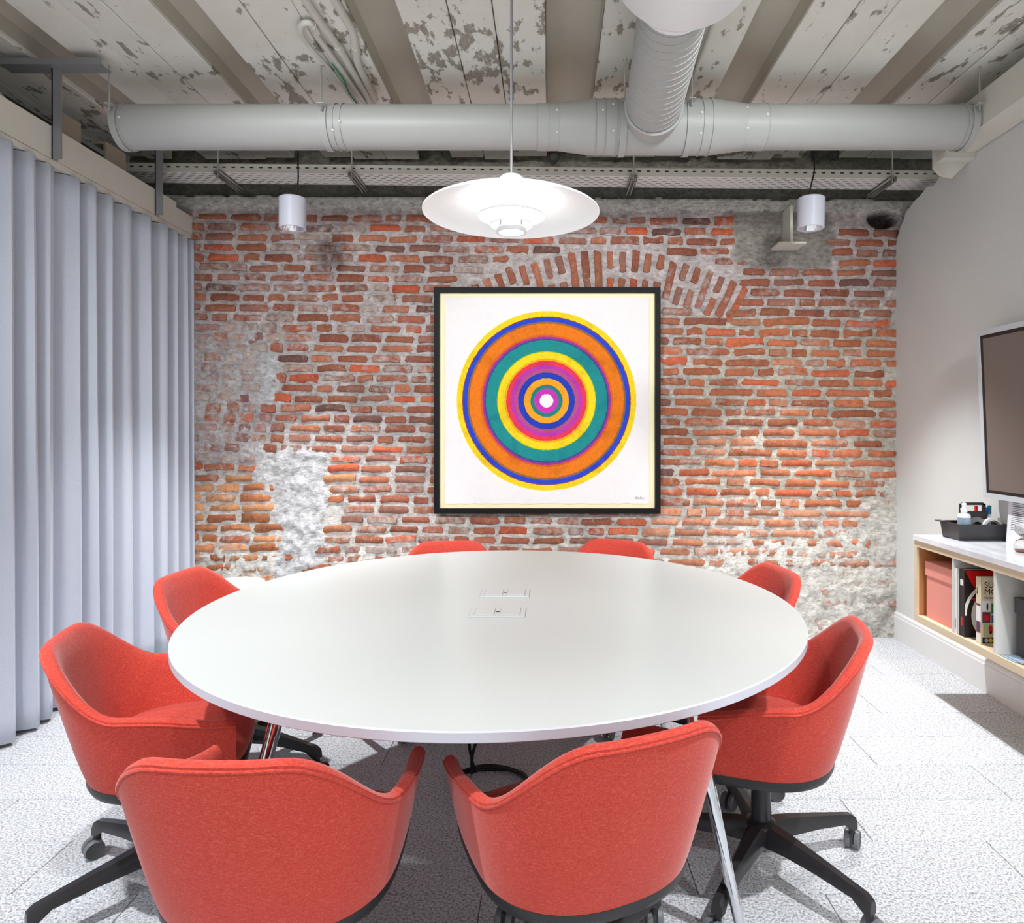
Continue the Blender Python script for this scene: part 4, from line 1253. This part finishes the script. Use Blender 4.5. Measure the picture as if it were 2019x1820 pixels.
# ---------------------------------------------------------------- desk caddy and its contents
tr = empty('desk_caddy', (2.12, 3.355, ZW))
tag(tr, 'black open caddy with a carrying handle on the marble top', 'caddy')
def frust(w0, d0, w1, d1, h_, th):
    v_ = []
    for (w_, d_, z) in ((w0, d0, 0), (w1, d1, h_), (w1 - th, d1 - th, h_), (w0 - th, d0 - th, th)):
        v_ += [(-w_, -d_, z), (w_, -d_, z), (w_, d_, z), (-w_, d_, z)]
    f_ = [(3, 2, 1, 0)]
    for i in range(3):
        for k in range(4): f_.append((i*4+k, i*4+(k+1) % 4, (i+1)*4+(k+1) % 4, (i+1)*4+k))
    f_.append((12, 13, 14, 15))
    return MB().add(v_, f_)
frust(0.113, 0.068, 0.120, 0.082, 0.082, 0.004).build('body', MATS['tray_black'], tr)
MB().box((-0.145, 0.02, 0.080), (-0.115, 0.085, 0.084)).build('lip', MATS['tray_black'], tr)
M = Matrix.Translation((-0.01, 0.004, 0)) @ FACE
hp = [(-0.062, 0.01), (0.075, 0.01), (0.075, 0.12), (0.068, 0.172), (0.055, 0.182), (-0.045, 0.182), (-0.058, 0.174), (-0.062, 0.16)]
# handle board with an opening: four bars
hb = MB()
hb.box((-0.070, -0.004, 0.01), (0.068, 0.004, 0.138)).box((-0.070, -0.004, 0.138), (-0.056, 0.004, 0.176)).box((0.044, -0.004, 0.138), (0.060, 0.004, 0.176))
hb.add([(-0.070, -0.004, 0.166), (-0.056, -0.004, 0.182), (0.046, -0.004, 0.182), (0.060, -0.004, 0.166), (0.044, -0.004, 0.168), (-0.056, -0.004, 0.168), (-0.070, 0.004, 0.166), (-0.056, 0.004, 0.182), (0.046, 0.004, 0.182), (0.060, 0.004, 0.166), (0.044, 0.004, 0.168), (-0.056, 0.004, 0.168)],
       [(0, 1, 2, 3, 4, 5), (11, 10, 9, 8, 7, 6), (0, 6, 7, 1), (1, 7, 8, 2), (2, 8, 9, 3), (3, 9, 10, 4), (4, 10, 11, 5), (5, 11, 6, 0)])
hb.build('handle', MATS['tray_black'], tr)
bo = empty('spray_bottle', (2.052, 3.32, ZW + 0.006))
tag(bo, 'small white spray bottle with a blue-grey label in the black caddy', 'bottle')
MB().lathe([(0.001, 0), (0.027, 0.001), (0.029, 0.005), (0.029, 0.112), (0.025, 0.122), (0.013, 0.128), (0.013, 0.135)], 28).build('body', MATS['bottle_white'], bo, 40)
MB().lathe([(0.0293, 0.06), (0.0295, 0.06), (0.0295, 0.106), (0.0293, 0.106)], 28).build('label', MATS['label_grey'], bo, 40)
MB().lathe([(0.015, 0.132), (0.016, 0.15), (0.010, 0.152), (0.009, 0.163), (0.011, 0.165), (0.010, 0.176), (0.001, 0.178)], 24).build('pump', MATS['bottle_white'], bo, 40)
def tape(x, y, z, ro, ri, wd, mt, lb, tilt):
    o = MB().lathe([(ri, -wd), (ro, -wd), (ro, wd), (ri, wd), (ri, -wd)], 40, Matrix.Rotation(PI / 2, 4, 'X') ).build('tape_roll', MATS[mt], None, 40)
    o.location = (x, y, z); o.rotation_euler = (tilt, 0, 0)
    tag(o, lb, 'tape', 'tape rolls in the caddy')
tape(2.123, 3.335, ZW + 0.060, 0.050, 0.028, 0.010, 'tape_grey', 'grey tape roll standing before the caddy handle', -0.1)
tape(2.190, 3.318, ZW + 0.058, 0.050, 0.038, 0.012, 'tape_clear', 'clear white tape roll in the caddy beside the markers', -0.1)
for k, (x, mt, h_, lb) in enumerate(((2.198, 'pen_blue', 0.150, 'slim blue marker standing in the caddy'), (2.213, 'pen_teal', 0.160, 'teal capped marker standing in the caddy'))):
    r = empty('marker', (x, 3.375, ZW + 0.006)); tag(r, lb, 'marker', 'markers in the caddy')
    MB().lathe([(0.001, 0), (0.008, 0.001), (0.008, h_ - 0.045)], 16).build('barrel', MATS['bottle_white'], r, 40)
    MB().lathe([(0.009, h_ - 0.045), (0.0095, h_ - 0.002), (0.001, h_)], 16).build('cap', MATS[mt], r, 40)
o = MB().box((-0.006, -0.005, 0), (0.006, 0.005, 0.155)).build('marker', MATS['red_gloss']); o.location = (2.150, 3.38, ZW + 0.006)
tag(o, 'red marker seen through the caddy handle', 'marker', 'markers in the caddy')

# sheet of printed text leaning under the screen
ps = empty('notice_sheet', (2.205, 3.24, ZW)); tag(ps, 'white printed notice sheet standing under the wall screen', 'paper')
tiltM = Matrix.Rotation(math.radians(4), 4, 'Y')
sheet = MB().box((0, -0.30, 0.0), (0.0015, 0, 0.212)).build('sheet', MATS['paper'], ps); sheet.rotation_euler = (0, math.radians(4), 0)
tx = MB(); rt = random.Random(4); z = 0.195
while z > 0.06:
    bold = rt.random() < 0.22
    tx.box((-0.0006, -0.03 - rt.uniform(0.09 if bold else 0.19, 0.12 if bold else 0.24), z), (0.0, -0.028, z + (0.0042 if bold else 0.0024))); z -= 0.0085
o = tx.build('print_lines', MATS['text_dark'], sheet)

# hourglass
hg = empty('hourglass', (2.105, 2.985, ZW)); tag(hg, 'small clear glass hourglass on the marble top at the picture edge', 'hourglass')
pr = [(0.001, 0.0), (0.026, 0.001), (0.034, 0.014), (0.034, 0.030), (0.024, 0.050), (0.007, 0.060), (0.0065, 0.066), (0.007, 0.071), (0.024, 0.082), (0.031, 0.098), (0.028, 0.116), (0.016, 0.126), (0.001, 0.128)]
MB().lathe(pr, 36).build('bulbs', MATS['glass'], hg, 60)
MB().lathe([(0.001, 0.002), (0.025, 0.003), (0.031, 0.012), (0.028, 0.014), (0.001, 0.017)], 30).build('sand', MATS['sand'], hg, 60)

# ---------------------------------------------------------------- wall screen
tv = empty('wall_screen', (2.205, 3.357, 1.03)); tag(tv, 'large flat wall screen with a pale bezel on the white wall', 'screen')
tv.rotation_euler = (0, math.radians(-2.5), 0)
TL, TH_ = 1.45, 0.80
MB().box((-0.02, -TL, -0.018), (0.02, 0.018, TH_ + 0.018)).build('back_housing', MATS['tv_bezel'], tv)
for (a, b_) in (((-0.024, -TL, -0.018), (-0.02, 0.018, 0.008)), ((-0.024, -TL, TH_ - 0.008), (-0.02, 0.018, TH_ + 0.018)), ((-0.024, -0.008, 0.008), (-0.02, 0.018, TH_ - 0.008))):
    MB().box(a, b_).build('bezel', MATS['tv_bezel'], tv)
MB().box((-0.0215, -TL, 0.008), (-0.02, -0.008, TH_ - 0.008)).build('black_border', MATS['tv_edge'], tv)
MB().box((-0.0225, -TL, 0.024), (-0.0214, -0.030, TH_ - 0.026)).build('panel', MATS['tv_screen'], tv)

# ---------------------------------------------------------------- stool by the brick wall
st = empty('round_stool', (-1.81, 3.86, 0)); tag(st, 'white round stool behind the left far chair by the brick wall', 'stool')
MB().lathe([(0.001, 0.475), (0.14, 0.475), (0.152, 0.469), (0.155, 0.458), (0.150, 0.446), (0.001, 0.442)], 40).build('seat', MATS['stool_white'], st, 40)
MB().lathe([(0.13, 0.002), (0.125, 0.02), (0.05, 0.10), (0.045, 0.30), (0.09, 0.442)], 32, cap0=True).build('pedestal', MATS['stool_white'], st, 40)

# ---------------------------------------------------------------- cables under the table
cbl = empty('power_cable', (-0.235, 2.56, 0)); tag(cbl, 'black power cable coiled on the floor under the table', 'cable')
pts = []
for i in range(60):
    a_ = 2 * PI * i / 20
    pts.append((0.14 * math.cos(a_) + 0.01 * math.sin(i * 0.7), 0.10 * math.sin(a_) + 0.012 * math.cos(i * 0.5), 0.007 + 0.004 * (i // 20)))
MB().tube(catmull(pts, 3), 0.006, 8).build('coil', MATS['cable_black'], cbl, 60)
MB().tube(catmull([(-0.06, 0.06, 0.012), (-0.075, 0.0, 0.15), (-0.07, -0.02, 0.35), (-0.02, -0.06, 0.70)], 8), 0.006, 8).build('riser', MATS['cable_black'], cbl, 60)
MB().tube(catmull([(-0.07, 0.05, 0.012), (-0.06, 0.0, 0.12), (0.0, -0.05, 0.30), (0.1, -0.1, 0.70)], 8), 0.006, 8).build('riser', MATS['cable_black'], cbl, 60)
